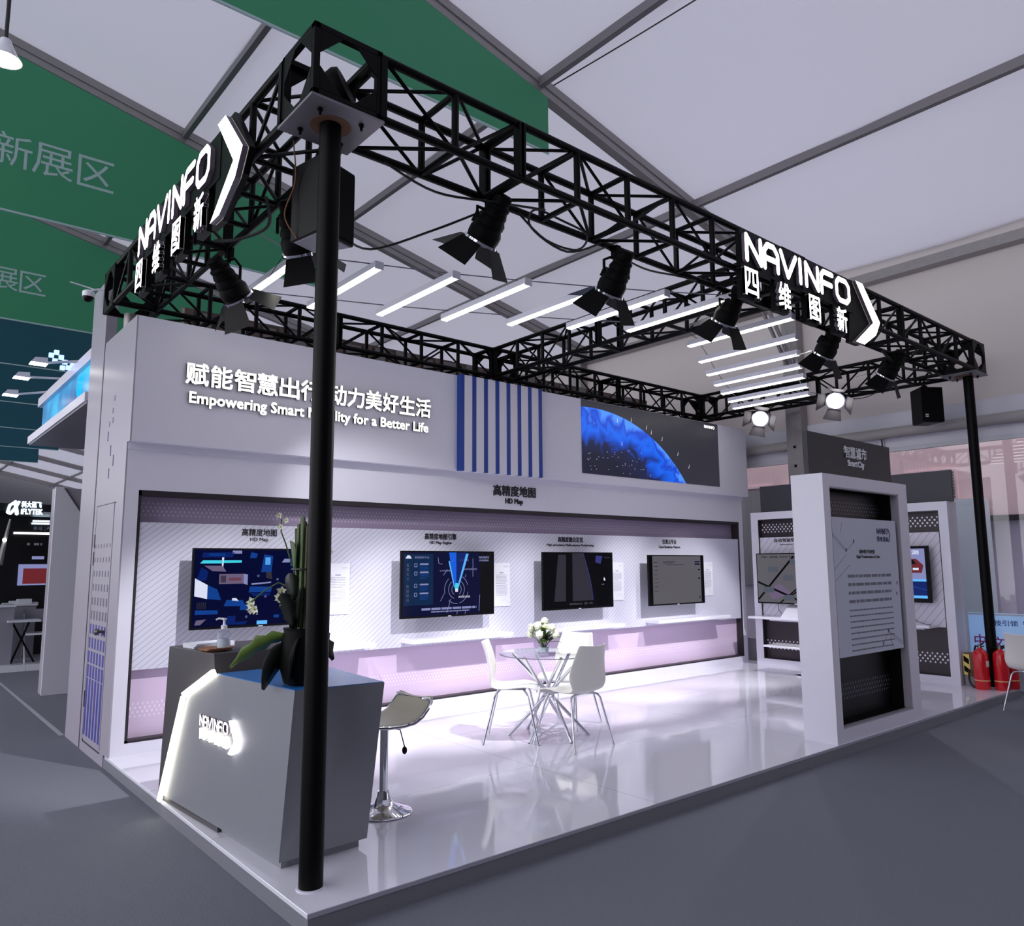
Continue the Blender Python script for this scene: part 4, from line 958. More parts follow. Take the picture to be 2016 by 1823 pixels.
cable('power_cable', [(.2, 1.3, 4.0), (.3, 1.5, 3.9), (.2, 1.8, 3.88), (.15, 2.1, 3.96)], .012, 'cable_black', 'black cable draped between the two stage lights of the left truss')
t = Thing('floodlight', 'dark floodlight tucked inside the near corner of the truss', 'floodlight', (.15, .28, 4.2))
t.part(MB(Matrix.Translation((.17, .28, 4.19)) @ Matrix.Rotation(.7, 4, 'Z') @ Matrix.Rotation(1.2, 4, 'X')).lathe([(.05, -.1), (.11, -.06), (.13, .04), (.12, .07)], 20), 'housing', 'black_matte', smooth=True)
t.part(MB().box(.05, .26, 4.02, .29, .30, 4.05), 'bracket', 'black_matte')

# ================================================================ reception desk
t = Thing('reception_desk', 'faceted grey reception desk with glowing edge strip and blue top', 'desk', (.35, 1.2, ZP))
zt = 1.0
A0, A1 = Vector((.094, .53, .145)), Vector((.605, .554, .145))       # near bottom corners
B0, B1 = Vector((.080, .375, zt)), Vector((.562, .323, zt)); B2, B3 = Vector((.62, 1.28, zt)), Vector((.0, 1.24, zt))
A3 = Vector((-.004, 2.13, .145)); CH = Vector((-.02, 1.70, .815)); A2 = Vector((.66, 1.30, .145)); A4 = Vector((.05, 1.27, .145))
t.part(MB().hexa([A0+Vector((.012, 0, 0)), A1, A2, A4], [B0+Vector((.012, 0, 0)), B1, B2, B3+Vector((.012, 0, 0))]), 'body', 'desk_grey')
th = Vector((.014, 0, 0)); FPTS = [A0, A3, CH, B3, B0]
t.part(MB()._add([p+th for p in FPTS]+FPTS, [(0, 1, 2, 3, 4), (9, 8, 7, 6, 5)]+[(i, 5+i, 5+(i+1) % 5, (i+1) % 5) for i in range(5)]), 'front_panel', 'desk_grey')
tp = [B0+Vector((.002, .004, 0)), B1+Vector((-.004, .004, 0)), B2, B3]
t.part(MB().hexa(tp, [p+Vector((0, 0, .004)) for p in tp]), 'blue_top', 'blue_top', label='bright blue top surface')
kp = [(.125, .57), (.575, .59), (.64, 1.30), (.10, 1.27)]
t.part(MB().hexa([(*p, ZP) for p in kp], [(*p, .145) for p in kp]), 'kick_plinth', 'desk_grey')
t.part(MB().hexa([(.123, .568, ZP), (.16, .568, ZP), (.10, 2.10, ZP), (.05, 2.10, ZP)], [(.123, .568, .149), (.16, .568, .149), (.10, 2.10, .149), (.05, 2.10, .149)]), 'kick_plinth', 'desk_grey')
def strip(a, b, wv, thick):   # light strip between two points
    a, b, wv = Vector(a), Vector(b), Vector(wv); th = Vector((-thick, 0, 0))
    return MB().hexa([a, a+wv, a+wv+th, a+th], [b, b+wv, b+wv+th, b+th])
t.part(strip((-.008, 2.13, .105), (-.024, 1.70, .815), (0, .042, .004), .02), 'light_strip', 'desk_led', label='glowing white edge strip')
t.part(strip((-.024, 1.70, .815), (-.004, 1.24, 1.0), (0, .034, .024), .02), 'light_strip', 'desk_led', label='glowing white edge strip')
# taller dark counter block behind
mb = MB().hexa([(.065, 1.31, ZP), (.72, 1.31, ZP), (.72, 2.28, ZP), (.002, 2.26, ZP)], [(.045, 1.44, 1.095), (.70, 1.47, 1.095), (.57, 2.12, 1.095), (-.02, 2.10, 1.095)])
t.part(mb, 'rear_counter', 'desk_dark', label='taller dark grey counter block', bevel=.003)
# logo on the leaning front panel: plane through A3, A0, B0
u = (A0-A3).normalized(); nrm = u.cross(B0-A0).normalized(); v = nrm.cross(u).normalized()
if nrm.x > 0: nrm = -nrm
Mp = frame(A3+Vector((-.004, 0, 0)), u, v)
Ms = Mp @ Matrix.Translation((.655, .455, .0)) @ Matrix.Diagonal((.225, .27, .5, 1))
lg = t.part(MB(Ms).prism([(0, .0), (2.0, -.05), (2.42, .27), (2.12, .62), (0, .60)], 0, .02), 'logo_backing', 'black_plastic')
class Sub:
    def __init__(s, t, p): s.t = t; s.p = p
    def part(s, mb, name, m_): return s.t.part(mb, name, m_, s.p)
logo_letters(Ms, Sub(t, lg), .03, 'sign_white', .040)
for x, ch in zip((.16, .65, 1.12, 1.58), '四维图新'): t.part(MB(Ms).text(ch, x, .03, w=.27, h=.22, d=.03, c=.03, off=.0), 'character', 'sign_warm', lg)
t.part(MB(Ms).prism([(1.88, .62), (2.08, .62), (2.42, .27), (2.28, .1), (2.04, -.04), (1.84, -.04), (2.2, .24)], .03, .07), 'chevron', 'sign_white', lg)
# halo light behind the desk logo comes from the lit letters themselves

# things on the counter
TC = Vector((0, 0, 1.10))
t = Thing('brochure_stack', 'low stack of white brochures on the dark counter behind the soap bottle', 'brochures', (.17, 1.90, 1.095))
for i in range(3):
    t.part(MB(Matrix.Translation((.17, 1.90, 1.095+i*.010)) @ Matrix.Rotation(.15+.06*i, 4, 'Z')).box(-.14, -.075, 0, .14, .075, .009), 'booklet', 'paper' if i % 2 == 0 else 'white_gloss')
t = Thing('wooden_tray', 'oval brown wooden tray under the soap bottle', 'tray', (.11, 1.60, 1.095))
M = Matrix.Translation((.11, 1.60, 1.095)) @ Matrix.Diagonal((.85, .75, 1, 1))
t.part(MB(M).lathe([(.0, .006), (.09, .006), (.115, .008), (.13, .020), (.125, .020), (.110, .012), (.0, .011)], 28, caps=False), 'dish', 'wood', smooth=True)
t.part(MB(M).lathe([(.075, 0), (.08, .008)], 24), 'foot', 'wood', smooth=True)
t = Thing('soap_dispenser', 'clear pump bottle of hand sanitiser on the wooden tray', 'soap bottle', (.16, 1.61, 1.107))
bx, by = .16, 1.61
t.part(MB().lathe([(.038, 0), (.042, .006), (.042, .085), (.036, .10), (.016, .108), (.016, .12)], 20, c=(bx, by, 1.107)), 'bottle', 'vase_glass', smooth=True)
t.part(MB().lathe([(.036, .003), (.039, .006), (.039, .06), (.0, .061)], 20, c=(bx, by, 1.107)), 'liquid', 'bottle_clear', smooth=True)
t.part(MB().lathe([(.019, 0), (.019, .022), (.008, .026), (.006, .055)], 16, c=(bx, by, 1.225)), 'collar', 'acrylic_white', smooth=True)
t.part(MB().lathe([(.012, 0), (.014, .012)], 12, c=(bx, by, 1.28)).tube([(bx, by, 1.288), (bx-.03, by+.02, 1.290), (bx-.042, by+.028, 1.282)], .006, 8), 'pump_head', 'acrylic_white', smooth=True)

# ---- tall flower arrangement on the blue top
def petal_flower(mb, c, r, nrm, n_=5, mi=0):
    c = Vector(c); nrm = Vector(nrm).normalized(); a = nrm.orthogonal().normalized(); b = nrm.cross(a)
    for i in range(n_):
        an = 2*math.pi*i/n_+random.random()*.3; d = a*math.cos(an)+b*math.sin(an); s_ = nrm.cross(d); q = random.uniform(.2, .5)
        p = [c, c+d*r*.5+s_*r*.36+nrm*r*q*.4, c+d*r+nrm*r*q, c+d*r*.5-s_*r*.36+nrm*r*q*.4]
        mb._add(p+[c+d*r*.55+nrm*r*.06], [(0, 1, 4), (1, 2, 4), (2, 3, 4), (3, 0, 4)], mi)
    mb.ball(c+nrm*r*.12, r*.2, 6, 4, 1)
def leaf(mb, base, tip, w, bend=(0, 0, .05), fold=.25, mi=0, n_=8, notch=False, roll=0.0):
    base, tip, bend = Vector(base), Vector(tip), Vector(bend); ax = (tip-base); side = ax.cross(Vector((0, 0, 1)))
    side = side.normalized() if side.length > 1e-4 else Vector((1, 0, 0)); up = side.cross(ax).normalized(); side, up = side*math.cos(roll)+up*math.sin(roll), up*math.cos(roll)-side*math.sin(roll); vs = []; fs = []
    for i in range(n_+1):
        s_ = i/n_; c = base+ax*s_+bend*4*s_*(1-s_); ww = w*math.sin(math.pi*min(1, s_*.92+.05))**.8
        if notch and i % 2: ww *= .62
        vs += [c-side*ww+up*ww*fold, c, c+side*ww+up*ww*fold]
    for i in range(n_): fs += [(3*i, 3*i+1, 3*i+4, 3*i+3), (3*i+1, 3*i+2, 3*i+5, 3*i+4)]
    mb._add(vs, fs, mi)
FX0, FY0 = .185, .545
t = Thing('flower_arrangement', 'tall arrangement of bundled stalks, orchids and big leaves in a black vase on the desk', 'flowers', (FX0, FY0, 1.004))
t.part(MB().lathe([(.05, 0), (.085, .01), (.105, .08), (.11, .20), (.09, .27), (.095, .29), (.0, .285)], 24, c=(FX0, FY0, 1.004)), 'vase', 'vase_black', smooth=True)
for i in range(16):
    an = i*2.4; r = .062*math.sqrt((i+.5)/16); x, y = FX0+.02+r*math.cos(an), FY0+r*math.sin(an); hh = 1.87+random.uniform(-.06, .015)
    t.part(MB().tube([(x, y, 1.22), (x+random.uniform(-.006, .006), y, 1.55), (x+random.uniform(-.01, .01), y, hh)], .010, 7), 'stalk', 'stalk' if i % 3 else 'leaf', smooth=True)
t.part(MB().tube([(FX0+.01+.068*math.cos(a), FY0+.068*math.sin(a), 1.60) for a in [i*math.pi/8 for i in range(16)]], .005, 5, closed=True), 'tie', 'leaf_dark')
RL = RGT.normalized()
def sp(dx, dz, dd=0): return Vector((FX0, FY0, 0))+Vector((RGT.x, RGT.y, 0)).normalized()*dx+Vector((FWD.x, FWD.y, 0)).normalized()*dd+Vector((0, 0, dz))
for i, (pts, fl) in enumerate((([sp(-.06, 1.62), sp(-.10, 1.74), sp(-.125, 1.80), sp(-.128, 1.87)], (sp(-.127, 1.88, -.01), .035)),
                               ([sp(-.06, 1.50), sp(-.13, 1.53), sp(-.20, 1.49), sp(-.27, 1.43)], (sp(-.275, 1.43, -.02), .05)),
                               ([sp(-.03, 1.46), sp(-.06, 1.52), sp(-.09, 1.52)], (sp(-.10, 1.47, -.03), .05)),
                               ([sp(.05, 1.6), sp(.10, 1.72), sp(.12, 1.86)], (sp(.115, 1.68, -.02), .035)),
                               ([sp(.05, 1.6), sp(.11, 1.62), sp(.13, 1.60)], (sp(.13, 1.70, -.02), .03)))):
    st = t.part(MB().tube(pts, .004, 6), 'orchid_stem', 'leaf', smooth=True)
    c, r = fl; mb = MB()
    for k_ in range(5 if i in (1, 2) else 3): petal_flower(mb, c+Vector((random.uniform(-.03, .03), random.uniform(-.03, .03), random.uniform(-.055, .02))), r*.55, (-.6+random.uniform(-.5, .5), -.8, random.uniform(-.3, .6)))
    t.part(mb, 'blossom', ['petal', 'petal_core'], st)
for b_, tp, w_, mt_, nt_ in ((sp(-.05, 1.26, -.02), sp(-.34, 1.10, -.08), .055, 'leaf_light', True), (sp(-.04, 1.22, -.04), sp(-.16, .99, -.10), .07, 'leaf_dark', False),
                        (sp(-.03, 1.28, -.05), sp(-.09, 1.48, -.09), .05, 'leaf_dark', True), (sp(-.04, 1.58, -.03), sp(-.07, 1.75, -.02), .035, 'leaf', False), (sp(.02, 1.25, -.05), sp(-.02, 1.02, -.14), .08, 'leaf_dark', False),
                        (sp(-.04, 1.40, -.03), sp(-.06, 1.58, -.04), .04, 'leaf_dark', False), (sp(.03, 1.25, .05), sp(.16, 1.12, .05), .06, 'leaf_dark', True), (sp(.0, 1.3, -.06), sp(.02, 1.52, -.08), .07, 'leaf_dark', True), (sp(-.03, 1.3, -.02), sp(-.10, 1.38, -.02), .06, 'leaf_dark', False)):
    mb = MB(); leaf(mb, b_, tp, w_, (0, 0, .035), notch=nt_, roll=-.95); o = t.part(mb, 'leaf', mt_, smooth=True)
    so = o.modifiers.new('thickness', 'SOLIDIFY'); so.thickness = .002

# ================================================================ bar stool
t = Thing('bar_stool', 'chrome bar stool with beige bucket seat behind the reception desk', 'stool', (.97, 1.00, ZP)); sx, sy = .97, 1.00
t.part(MB().lathe([(.175, 0), (.18, .006), (.17, .016), (.11, .035), (.06, .06), (.04, .10), (.036, .13), (.0, .131)], 36, c=(sx, sy, ZP)), 'base', 'chrome', smooth=True)
t.part(MB().tube([(sx, sy, ZP+.12), (sx, sy, .62)], .026, 20).tube([(sx, sy, .55), (sx, sy, .64)], .018, 16), 'column', 'chrome', smooth=True)
ang = math.radians(4); MS = Matrix.Translation((sx, sy, .615)) @ Matrix.Rotation(ang, 4, 'Z')
prof = [(-.19, .035), (-.17, .025), (-.10, .015), (0, .01), (.09, .018), (.15, .045), (.195, .085), (.23, .13), (.24, .145)]
def seat_surf(M, hw, th, inset=0):
    mb = MB(M); vs = []; fs = []; n_ = len(prof); m_ = 8
    for i, (a, z) in enumerate(prof):
        for j in range(m_+1):
            s_ = j/m_*2-1; w_ = hw*(1-.10*abs(i/(n_-1)*2-1)**3)
            vs.append((a-(.02*abs(s_)**3 if i in (n_-1, ) else 0)+(.02*abs(s_)**3 if i == 0 else 0), s_*w_, z+.012*s_*s_+th))
    for i in range(n_-1):
        for j in range(m_): a = i*(m_+1)+j; fs.append((a, a+1, a+m_+2, a+m_+1))
    mb._add(vs, [f[::-1] for f in fs]); return mb, vs
mb, vs = seat_surf(MS, .19, .02)
o = t.part(mb, 'seat', 'cream', smooth=True, label='beige padded seat'); so = o.modifiers.new('pad', 'SOLIDIFY'); so.thickness = .03; so.offset = -1; sb = o.modifiers.new('smooth', 'SUBSURF'); sb.levels = 1; sb.render_levels = 1
rim = [vs[i*9+0] for i in range(9)]+[vs[8*9+j] for j in range(1, 9)]+[vs[i*9+8] for i in range(7, -1, -1)]+[vs[j] for j in range(7, 0, -1)]
t.part(MB(MS).tube([(a, b, c-.018) for a, b, c in rim], .011, 8, closed=True), 'seat_rim', 'chrome', smooth=True)
t.part(MB().tube([(sx, sy, .61), (sx+.06, sy-.09, .60), (sx+.075, sy-.12, .50)], .004, 6).ball((sx+.075, sy-.12, .48), .016, 10, 8, sc=(1, 1, 1.5)), 'height_lever', 'black_plastic', smooth=True)

# ================================================================ glass table, vase, chairs
tx, ty, tz = 3.20, 1.90, .82
t = Thing('glass_table', 'round glass table on crossed chrome legs in the middle of the stand', 'table', (tx, ty, ZP))
t.part(MB().lathe([(.0, 0), (.435, 0), (.44, .002), (.44, .008), (.435, .010), (0, .010)], 64, c=(tx, ty, tz-.010), caps=False), 'tabletop', 'table_glass', smooth=True)
t.part(MB().lathe([(.4405, .001), (.4425, .003), (.4425, .008), (.4405, .009)], 64, c=(tx, ty, tz-.010), caps=False), 'edge', 'print_grey')
for i in range(6):
    a = math.radians(20+60*i); b = a+math.radians(168)
    p0 = Vector((tx+.36*math.cos(a), ty+.36*math.sin(a), ZP)); p1 = Vector((tx+.33*math.cos(b), ty+.33*math.sin(b), tz-.012))
    t.part(MB().tube([p0, p1], .0145, 14), 'leg', 'chrome', smooth=True)
t.part(MB().tube([(tx+.045*math.cos(a), ty+.045*math.sin(a), .455) for a in [i*math.pi/8 for i in range(16)]], .008, 6, closed=True), 'centre_ring', 'chrome', smooth=True)
vx, vy = tx-.03, ty+.02
t = Thing('flower_vase', 'bunch of white flowers with green leaves in a clear glass on the table', 'flowers', (vx, vy, tz))
t.part(MB().lathe([(.035, 0), (.045, .004), (.055, .05), (.06, .075), (.056, .075), (.05, .05), (.04, .01)], 24, c=(vx, vy, tz), caps=False), 'vase', 'vase_glass', smooth=True)
t.part(MB().lathe([(.0, .01), (.038, .01), (.048, .05), (.0, .052)], 20, c=(vx, vy, tz), caps=False), 'pebbles', 'acrylic_white', smooth=True)
RR = random.Random(11)
for i in range(17):
    el = RR.uniform(.15, 1.45); az = i*2.4; r = .125+.03*RR.random(); c = Vector((vx+r*math.cos(el)*math.cos(az), vy+r*math.cos(el)*math.sin(az), tz+.12+r*1.05*math.sin(el)))
    mb = MB()
    if i % 2 == 0:
        mb.ball(c, .034, 10, 7, 0, (1, 1, 1.1)); petal_flower(mb, c+Vector((0, 0, .006)), .042, c-Vector((vx, vy, tz+.08)), 5)
    else: petal_flower(mb, c, .04, c-Vector((vx, vy, tz+.08)), 6); petal_flower(mb, c+Vector((0, 0, .01)), .028, c-Vector((vx, vy, tz+.08)), 5)
    fl = t.part(mb, 'bloom', ['petal', 'petal_core'])
    t.part(MB().tube([(vx, vy, tz+.03), (vx+(c.x-vx)*.4, vy+(c.y-vy)*.4, tz+.10), c], .003, 5), 'stem', 'leaf', fl)
for i in range(26):
    el = RR.uniform(.0, 1.5); az = RR.uniform(0, 6.28); r = RR.uniform(.10, .19); d = Vector((math.cos(el)*math.cos(az), math.cos(el)*math.sin(az), math.sin(el)*1.1))
    mb = MB(); leaf(mb, Vector((vx, vy, tz+.09))+d*.03, Vector((vx, vy, tz+.09))+d*r, .02, (0, 0, .01), n_=4)
    t.part(mb, 'leaf', RR.choice(['leaf', 'leaf_light', 'leaf_dark']))

def chair_surface():
    prof = [(.215, .415, .175), (.225, .435, .19), (.20, .452, .205), (.12, .458, .222), (.02, .445, .228), (-.08, .436, .222), (-.155, .442, .205), (-.195, .475, .20), (-.205, .53, .232), (-.207, .60, .236), (-.220, .68, .214), (-.245, .77, .188), (-.268, .835, .174), (-.276, .850, .170)]
    vs = []; fs = []; m_ = 8; n_ = len(prof)
    for i, (y, z, hw) in enumerate(prof):
        back = max(0, min(1, (i-6)/3))
        for j in range(m_+1):
            s_ = j/m_*2-1
            yy = y+back*.045*s_*s_; zz = z+(1-back)*.022*s_*s_*(1 if i > 2 else .3)-(0.012*(1-s_*s_) if i >= 12 else 0)
            vs.append((s_*hw, yy, zz))
    for i in range(n_-1):
        for j in range(m_): a = i*(m_+1)+j; fs.append((a, a+1, a+m_+2, a+m_+1))
    return vs, fs
def make_chair(label, loc, rot, group=None):
    t = Thing('shell_chair', label, 'chair', loc, rot=rot, group=group)
    vs, fs = chair_surface(); mb = MB(); mb._add(vs, fs)
    o = t.part(mb, 'seat_shell', 'chair_white', world=False, smooth=True); so = o.modifiers.new('thickness', 'SOLIDIFY'); so.thickness = .014; so.offset = 0
    sb = o.modifiers.new('smooth', 'SUBSURF'); sb.levels = 1; sb.render_levels = 2
    for sx_, sy_ in ((1, 1), (-1, 1), (1, -1), (-1, -1)):
        t.part(MB().tube([(sx_*.05, sy_*.10, .430), (sx_*.13, sy_*.115, .425), (sx_*.165, sy_*.13, .415), (sx_*.185, sy_*.145, .385), (sx_*.245, sy_*.235, 0)], .0095, 10), 'leg', 'chrome', world=False, smooth=True)
    t.part(MB().box(-.07, -.12, .427, .07, .12, .437), 'seat_bracket', 'chrome', world=False)
    return t
ch0 = make_chair('white shell chair left of the glass table, seen from its side', (2.865, 2.00, ZP), math.atan2(-.72, .69) - 0 + 0, 'white chairs at the glass table')
# local +y is the way the sitter faces
def face(dx, dy): return math.atan2(-dx, dy)
ch0.o.rotation_euler.z = face(.72, -.69)
dup(ch0.o, (3.12, 1.50, ZP), face(-.06, 1), 'white shell chair in front of the glass table, its back to the viewer', 'white chairs at the glass table')
dup(ch0.o, (3.67, 2.15, ZP), face(-.95, -.25), 'white shell chair on the far side of the glass table, behind the flowers', 'white chairs at the glass table')
dup(ch0.o, (8.215, -.475, 0), face(.93, -.36), 'white shell chair standing on the carpet at the right edge beside the fire extinguishers', None)
bpy.data.objects[ch0.o.name+'.003'].pop('group', None)

# ================================================================ fire extinguishers and striped box
def extinguisher(x, y, label, s_=1.0, yaw=0.0):
    t = Thing('fire_extinguisher', label, 'fire extinguisher', (x, y, ZP), group='red fire extinguishers'); M = Matrix.Translation((x, y, ZP)) @ Matrix.Rotation(yaw, 4, 'Z') @ Matrix.Scale(s_, 4)
    t.part(MB(M).lathe([(.075, 0), (.082, .012), (.082, .40), (.076, .43), (.055, .46), (.028, .475), (.026, .49), (0, .49)], 28), 'cylinder', 'red_gloss', smooth=True)
    t.part(MB(M).lathe([(.0835, .10), (.0835, .115)], 28, caps=False), 'band', 'label_band')
    mb = MB(M)
    for i in range(6):
        a0, a1 = math.radians(205+i*10), math.radians(215+i*10)
        mb.quad([(.0835*math.cos(a0), .0835*math.sin(a0), .27), (.0835*math.cos(a1), .0835*math.sin(a1), .27), (.0835*math.cos(a1), .0835*math.sin(a1), .34), (.0835*math.cos(a0), .0835*math.sin(a0), .34)])
    t.part(mb, 'paper_label', 'label_white')
    t.part(MB(M).lathe([(.022, .485), (.022, .52), (.014, .53), (0, .53)], 14), 'valve', 'door_metal', smooth=True)
    t.part(MB(M).tube([(.0, 0, .515), (-.05, -.01, .53), (-.11, -.02, .56)], .008, 6).tube([(.0, 0, .50), (-.05, -.01, .505), (-.10, -.02, .515)], .008, 6), 'handle', 'black_plastic', smooth=True)
    t.part(MB(M).tube([(.02, .01, .50), (.07, .03, .50), (.10, .04, .44), (.10, .04, .30), (.09, .035, .18)], .010, 8), 'hose', 'black_matte', smooth=True)
extinguisher(8.80, .27, 'red fire extinguisher with square paper label, left one of the pair in front', 1.0, .55)
extinguisher(8.90, .09, 'red fire extinguisher in front, right one of the pair, against the chair', .98, 1.2)
extinguisher(9.10, .05, 'red fire extinguisher standing behind the other two, mostly hidden', .96, 1.0)
t = Thing('equipment_box', 'grey box with yellow and black hazard stripes behind the fire extinguishers', 'box', (9.0, .43, ZP))
t.part(MB().box(8.93, .33, ZP, 9.08, .50, .50), 'body', 'cardboard')
t.part(MB().box(8.925, .47, ZP, 8.935, .505, .46).box(8.925, .33, ZP, 8.93, .47, .22), 'side_panel', 'grey_box')
M = FX(8.924, .515, 0); mb = MB(M); mb.rect(0, .235, .075, .485, .0005, 0)
for b in (.25, .37): mb.quad([(.008, b+.10, .001), (.008, b+.03, .001), (.068, b-.01 if b > .3 else b, .001), (.068, b+.055, .001)], 1)
t.part(mb, 'hazard_label', ['hazard_yellow', 'black_matte'])
cable('power_cable', [(8.90, .44, .30), (8.84, .43, .22), (8.80, .40, .15), (8.78, .36, .12), (8.86, .38, .11)], .012, 'cable_black', 'thick black cable curling beside the hazard striped box')

# ================================================================ banners under the roof
R3 = ys
def banner(y, xr, zb, x_left, words, label, wa=None, cloth='banner_green'):
    t = Thing('hanging_banner', label, 'banner', ((xr+x_left)/2, y, zb), group='hanging roof banners'); xl = x_left
    M = FY(0, y)
    t.part(MB(M).prism([(xl, zb), (xr, zb), (xr, roof_z(xr)-.16), (xl, roof_z(xl)-.16)], 0, .004), 'cloth', cloth)
    t.part(MB(M).box(xl, zb-.012, -.008, xr, zb+.012, .012), 'bottom_bar', 'banner_text')
    if words:
        tx_, tz_, h_ = wa; mb = MB(M)
        for ch, cx_ in words: mb.text(ch, cx_, tz_, h=h_, c=.006, off=.0)
        t.part(mb, 'lettering', 'banner_text')
banner(2.80, 4.13, 6.38, -7, None, 'green banner nearest overhead, above the black truss corner')
Y2 = 7.6; zb2 = HIT(640, 568, 1, Y2).z; xr2 = HIT(642, 568, 1, Y2).x
a = HIT(10, 325, 1, Y2); b = HIT(225, 375, 1, Y2)
l1, l2, l3 = HIT(25, 290, 1, Y2).x, HIT(105, 320, 1, Y2).x, HIT(190, 335, 1, Y2).x
hh2 = HIT(105, 272, 1, Y2).z-HIT(105, 350, 1, Y2).z; zt2 = HIT(105, 350, 1, Y2).z
banner(Y2, xr2, zb2, -7, [('创', 2*l1-l2), ('新', l1), ('展', l2), ('区', l3)], 'green banner with large white characters behind the left truss', (0, zt2, hh2*.80))
Y3 = 12.4; zb3 = HIT(175, 655, 1, Y3).z; c1, c2 = HIT(8, 550, 1, Y3).x, HIT(65, 558, 1, Y3).x
hh3 = HIT(65, 532, 1, Y3).z-HIT(65, 582, 1, Y3).z
banner(Y3, 3.9, zb3, -7, [('新', 2*c1-c2), ('展', c1), ('区', c2)], 'green banner with white characters, third one back', (0, HIT(65, 580, 1, Y3).z, hh3*.85))
for i, (y, w_) in enumerate(((17.2, 'fourth'), (22.0, 'fifth'), (26.8, 'sixth'), (31.6, 'seventh'), (36.4, 'eighth'))):
    banner(y, 4.0, 6.25, -7, None, 'dark teal banner far back, %s from the viewer' % w_, cloth='banner_teal')

# ================================================================ neighbouring stands, left background
t = Thing('neighbour_canopy', 'white fronted canopy with glowing blue band on the next stand', 'canopy', (1.2, 7.2, 3.3))
t.part(MB().box(.05, 5.35, 3.80, .25, 8.80, 3.92), 'top_rail', 'white_paint')
t.part(MB().box(-.02, 5.35, 3.30, .25, 8.95, 3.40), 'bottom_rail', 'white_paint')
m = mat('blue_picture', (10, 40, 90), 0.3); n = N(m); o = n.xyz()
nz = n.nt.nodes.new('ShaderNodeTexNoise'); nz.inputs['Scale'].default_value = 1.3; n.nt.links.new(n.tc.outputs['Object'], nz.inputs['Vector'])
rp = n.nt.nodes.new('ShaderNodeValToRGB'); rp.color_ramp.elements[0].color = lin((10, 70, 130)); rp.color_ramp.elements[0].position = .35; rp.color_ramp.elements[1].color = lin((40, 190, 240)); rp.color_ramp.elements[1].position = .65
n.nt.links.new(nz.outputs['Fac'], rp.inputs[0]); n.nt.links.new(rp.outputs[0], n.b.inputs['Emission Color']); n.b.inputs['Emission Strength'].default_value = .9
t.part(MB().box(.10, 5.35, 3.40, .2, 8.7, 3.80), 'picture_band', 'blue_picture', label='glowing blue picture band')
mb = MB(FX(.098, 0)); 
for i in range(9): mb.rect(-8.6+i*.09, 3.42, -8.56+i*.09, 3.45+.12*((i*7) % 5)/5, .001)
mb.prism([(-6.3+.18*math.cos(k_*.5), 3.64+.13*math.sin(k_*.5)) for k_ in range(13)], 0, .001)
t.part(mb, 'picture_detail', 'scr_aqua')
t.part(MB().box(.0, 5.35, 3.28, 2.4, 8.9, 3.31), 'soffit', 'counter_grey')
t.part(MB().box(2.2, 8.5, 0, 2.3, 8.6, 3.3), 'support', 'white_paint')
t = Thing('partition_panel', 'tall white panel with a bevelled top corner on the next stand', 'panel', (.45, 8.2, 0))
t.part(MB(FY(0, 8.15)).prism([(.235, 0), (1.2, 0), (1.2, 2.0), (.56, 2.30), (.32, 2.66), (.235, 2.66)], -.04, 0), 'face', 'white_paint')
t.part(MB().box(.245, 8.19, 0, 1.5, 8.45, 2.65), 'side', 'storage_grey')
for i, (px, py, yq) in enumerate(((80, 713, 6.3), (46, 741, 7.4), (24, 775, 8.3))):
    c = HIT(px, py, 1, yq); e = Vector((.15, yq, 3.95))
    t = Thing('arm_floodlight', 'white arm floodlight over the next stand, %s of three from the front' % ('first', 'second', 'third')[i], 'floodlight', c, group='arm floodlights')
    t.part(MB().tube([c+Vector((.05, 0, 0)), e+Vector((0, 0, max(0, c.z-e.z))), e], .014, 8), 'arm', 'frame_white', smooth=True)
    t.part(MB().hexa([c+Vector(p) for p in ((-.10, -.07, -.02), (.06, -.07, -.02), (.06, .07, -.02), (-.10, .07, -.02))], [c+Vector(p) for p in ((-.06, -.05, .04), (.06, -.05, .05), (.06, .05, .05), (-.06, .05, .04))]), 'head', 'frame_white')
    t.part(MB().box(c.x-.10, c.y-.07, c.z-.028, c.x+.06, c.y+.07, c.z-.021), 'lens', 'flood_lens')
c = HIT(120, 712, 1, 6.6)
t = Thing('cube_lamp', 'cluster of small glowing blue cubes above the next stand', 'lamp', c)
for i, (a, b, d) in enumerate(((-.10, 0, .06), (-.05, 0, .10), (0, 0, .05), (.04, 0, 0), (-.06, 0, .0), (.08, 0, -.06), (.02, 0, -.07), (.12, 0, -.03))):
    t.part(MB().box(c.x+a-.024, c.y+b-.024, c.z+d-.024, c.x+a+.024, c.y+b+.024, c.z+d+.024), 'cube', 'cube_blue' if i % 3 else 'glassy_cube' if 'glassy_cube' in MATS else 'cube_blue')
t.part(MB().tube([c, c+Vector((.3, 0, .02))], .01, 6), 'arm', 'frame_white')
t = Thing('dome_camera', 'white dome camera with black lens on the top of the tall partition', 'camera', (-.12, 4.86, 4.28))
M = Matrix.Translation((-.14, 4.86, 4.30))
t.part(MB(M).lathe([(.045, .0), (.055, -.01), (.055, -.06), (.0, -.062)][::-1], 20), 'housing', 'acrylic_white', smooth=True)
t.part(MB(M).ball((0, 0, -.062), .05, 16, 10), 'dome', 'black_plastic', smooth=True)
t.part(MB().tube([(-.14, 4.86, 4.30), (-.05, 4.86, 4.34), (.02, 4.86, 4.34)], .010, 8).tube([(-.30, 4.9, 4.37), (-.05, 4.88, 4.33)], .006, 6), 'arm', 'acrylic_white')
mat('slat_brown', (104, 86, 78), 0.8); mat('slat_grey', (128, 122, 122), 0.7)
t = Thing('slatted_partition', 'brown and grey slatted partition seen through the back truss', 'partition', (5.2, 5.7, 0))
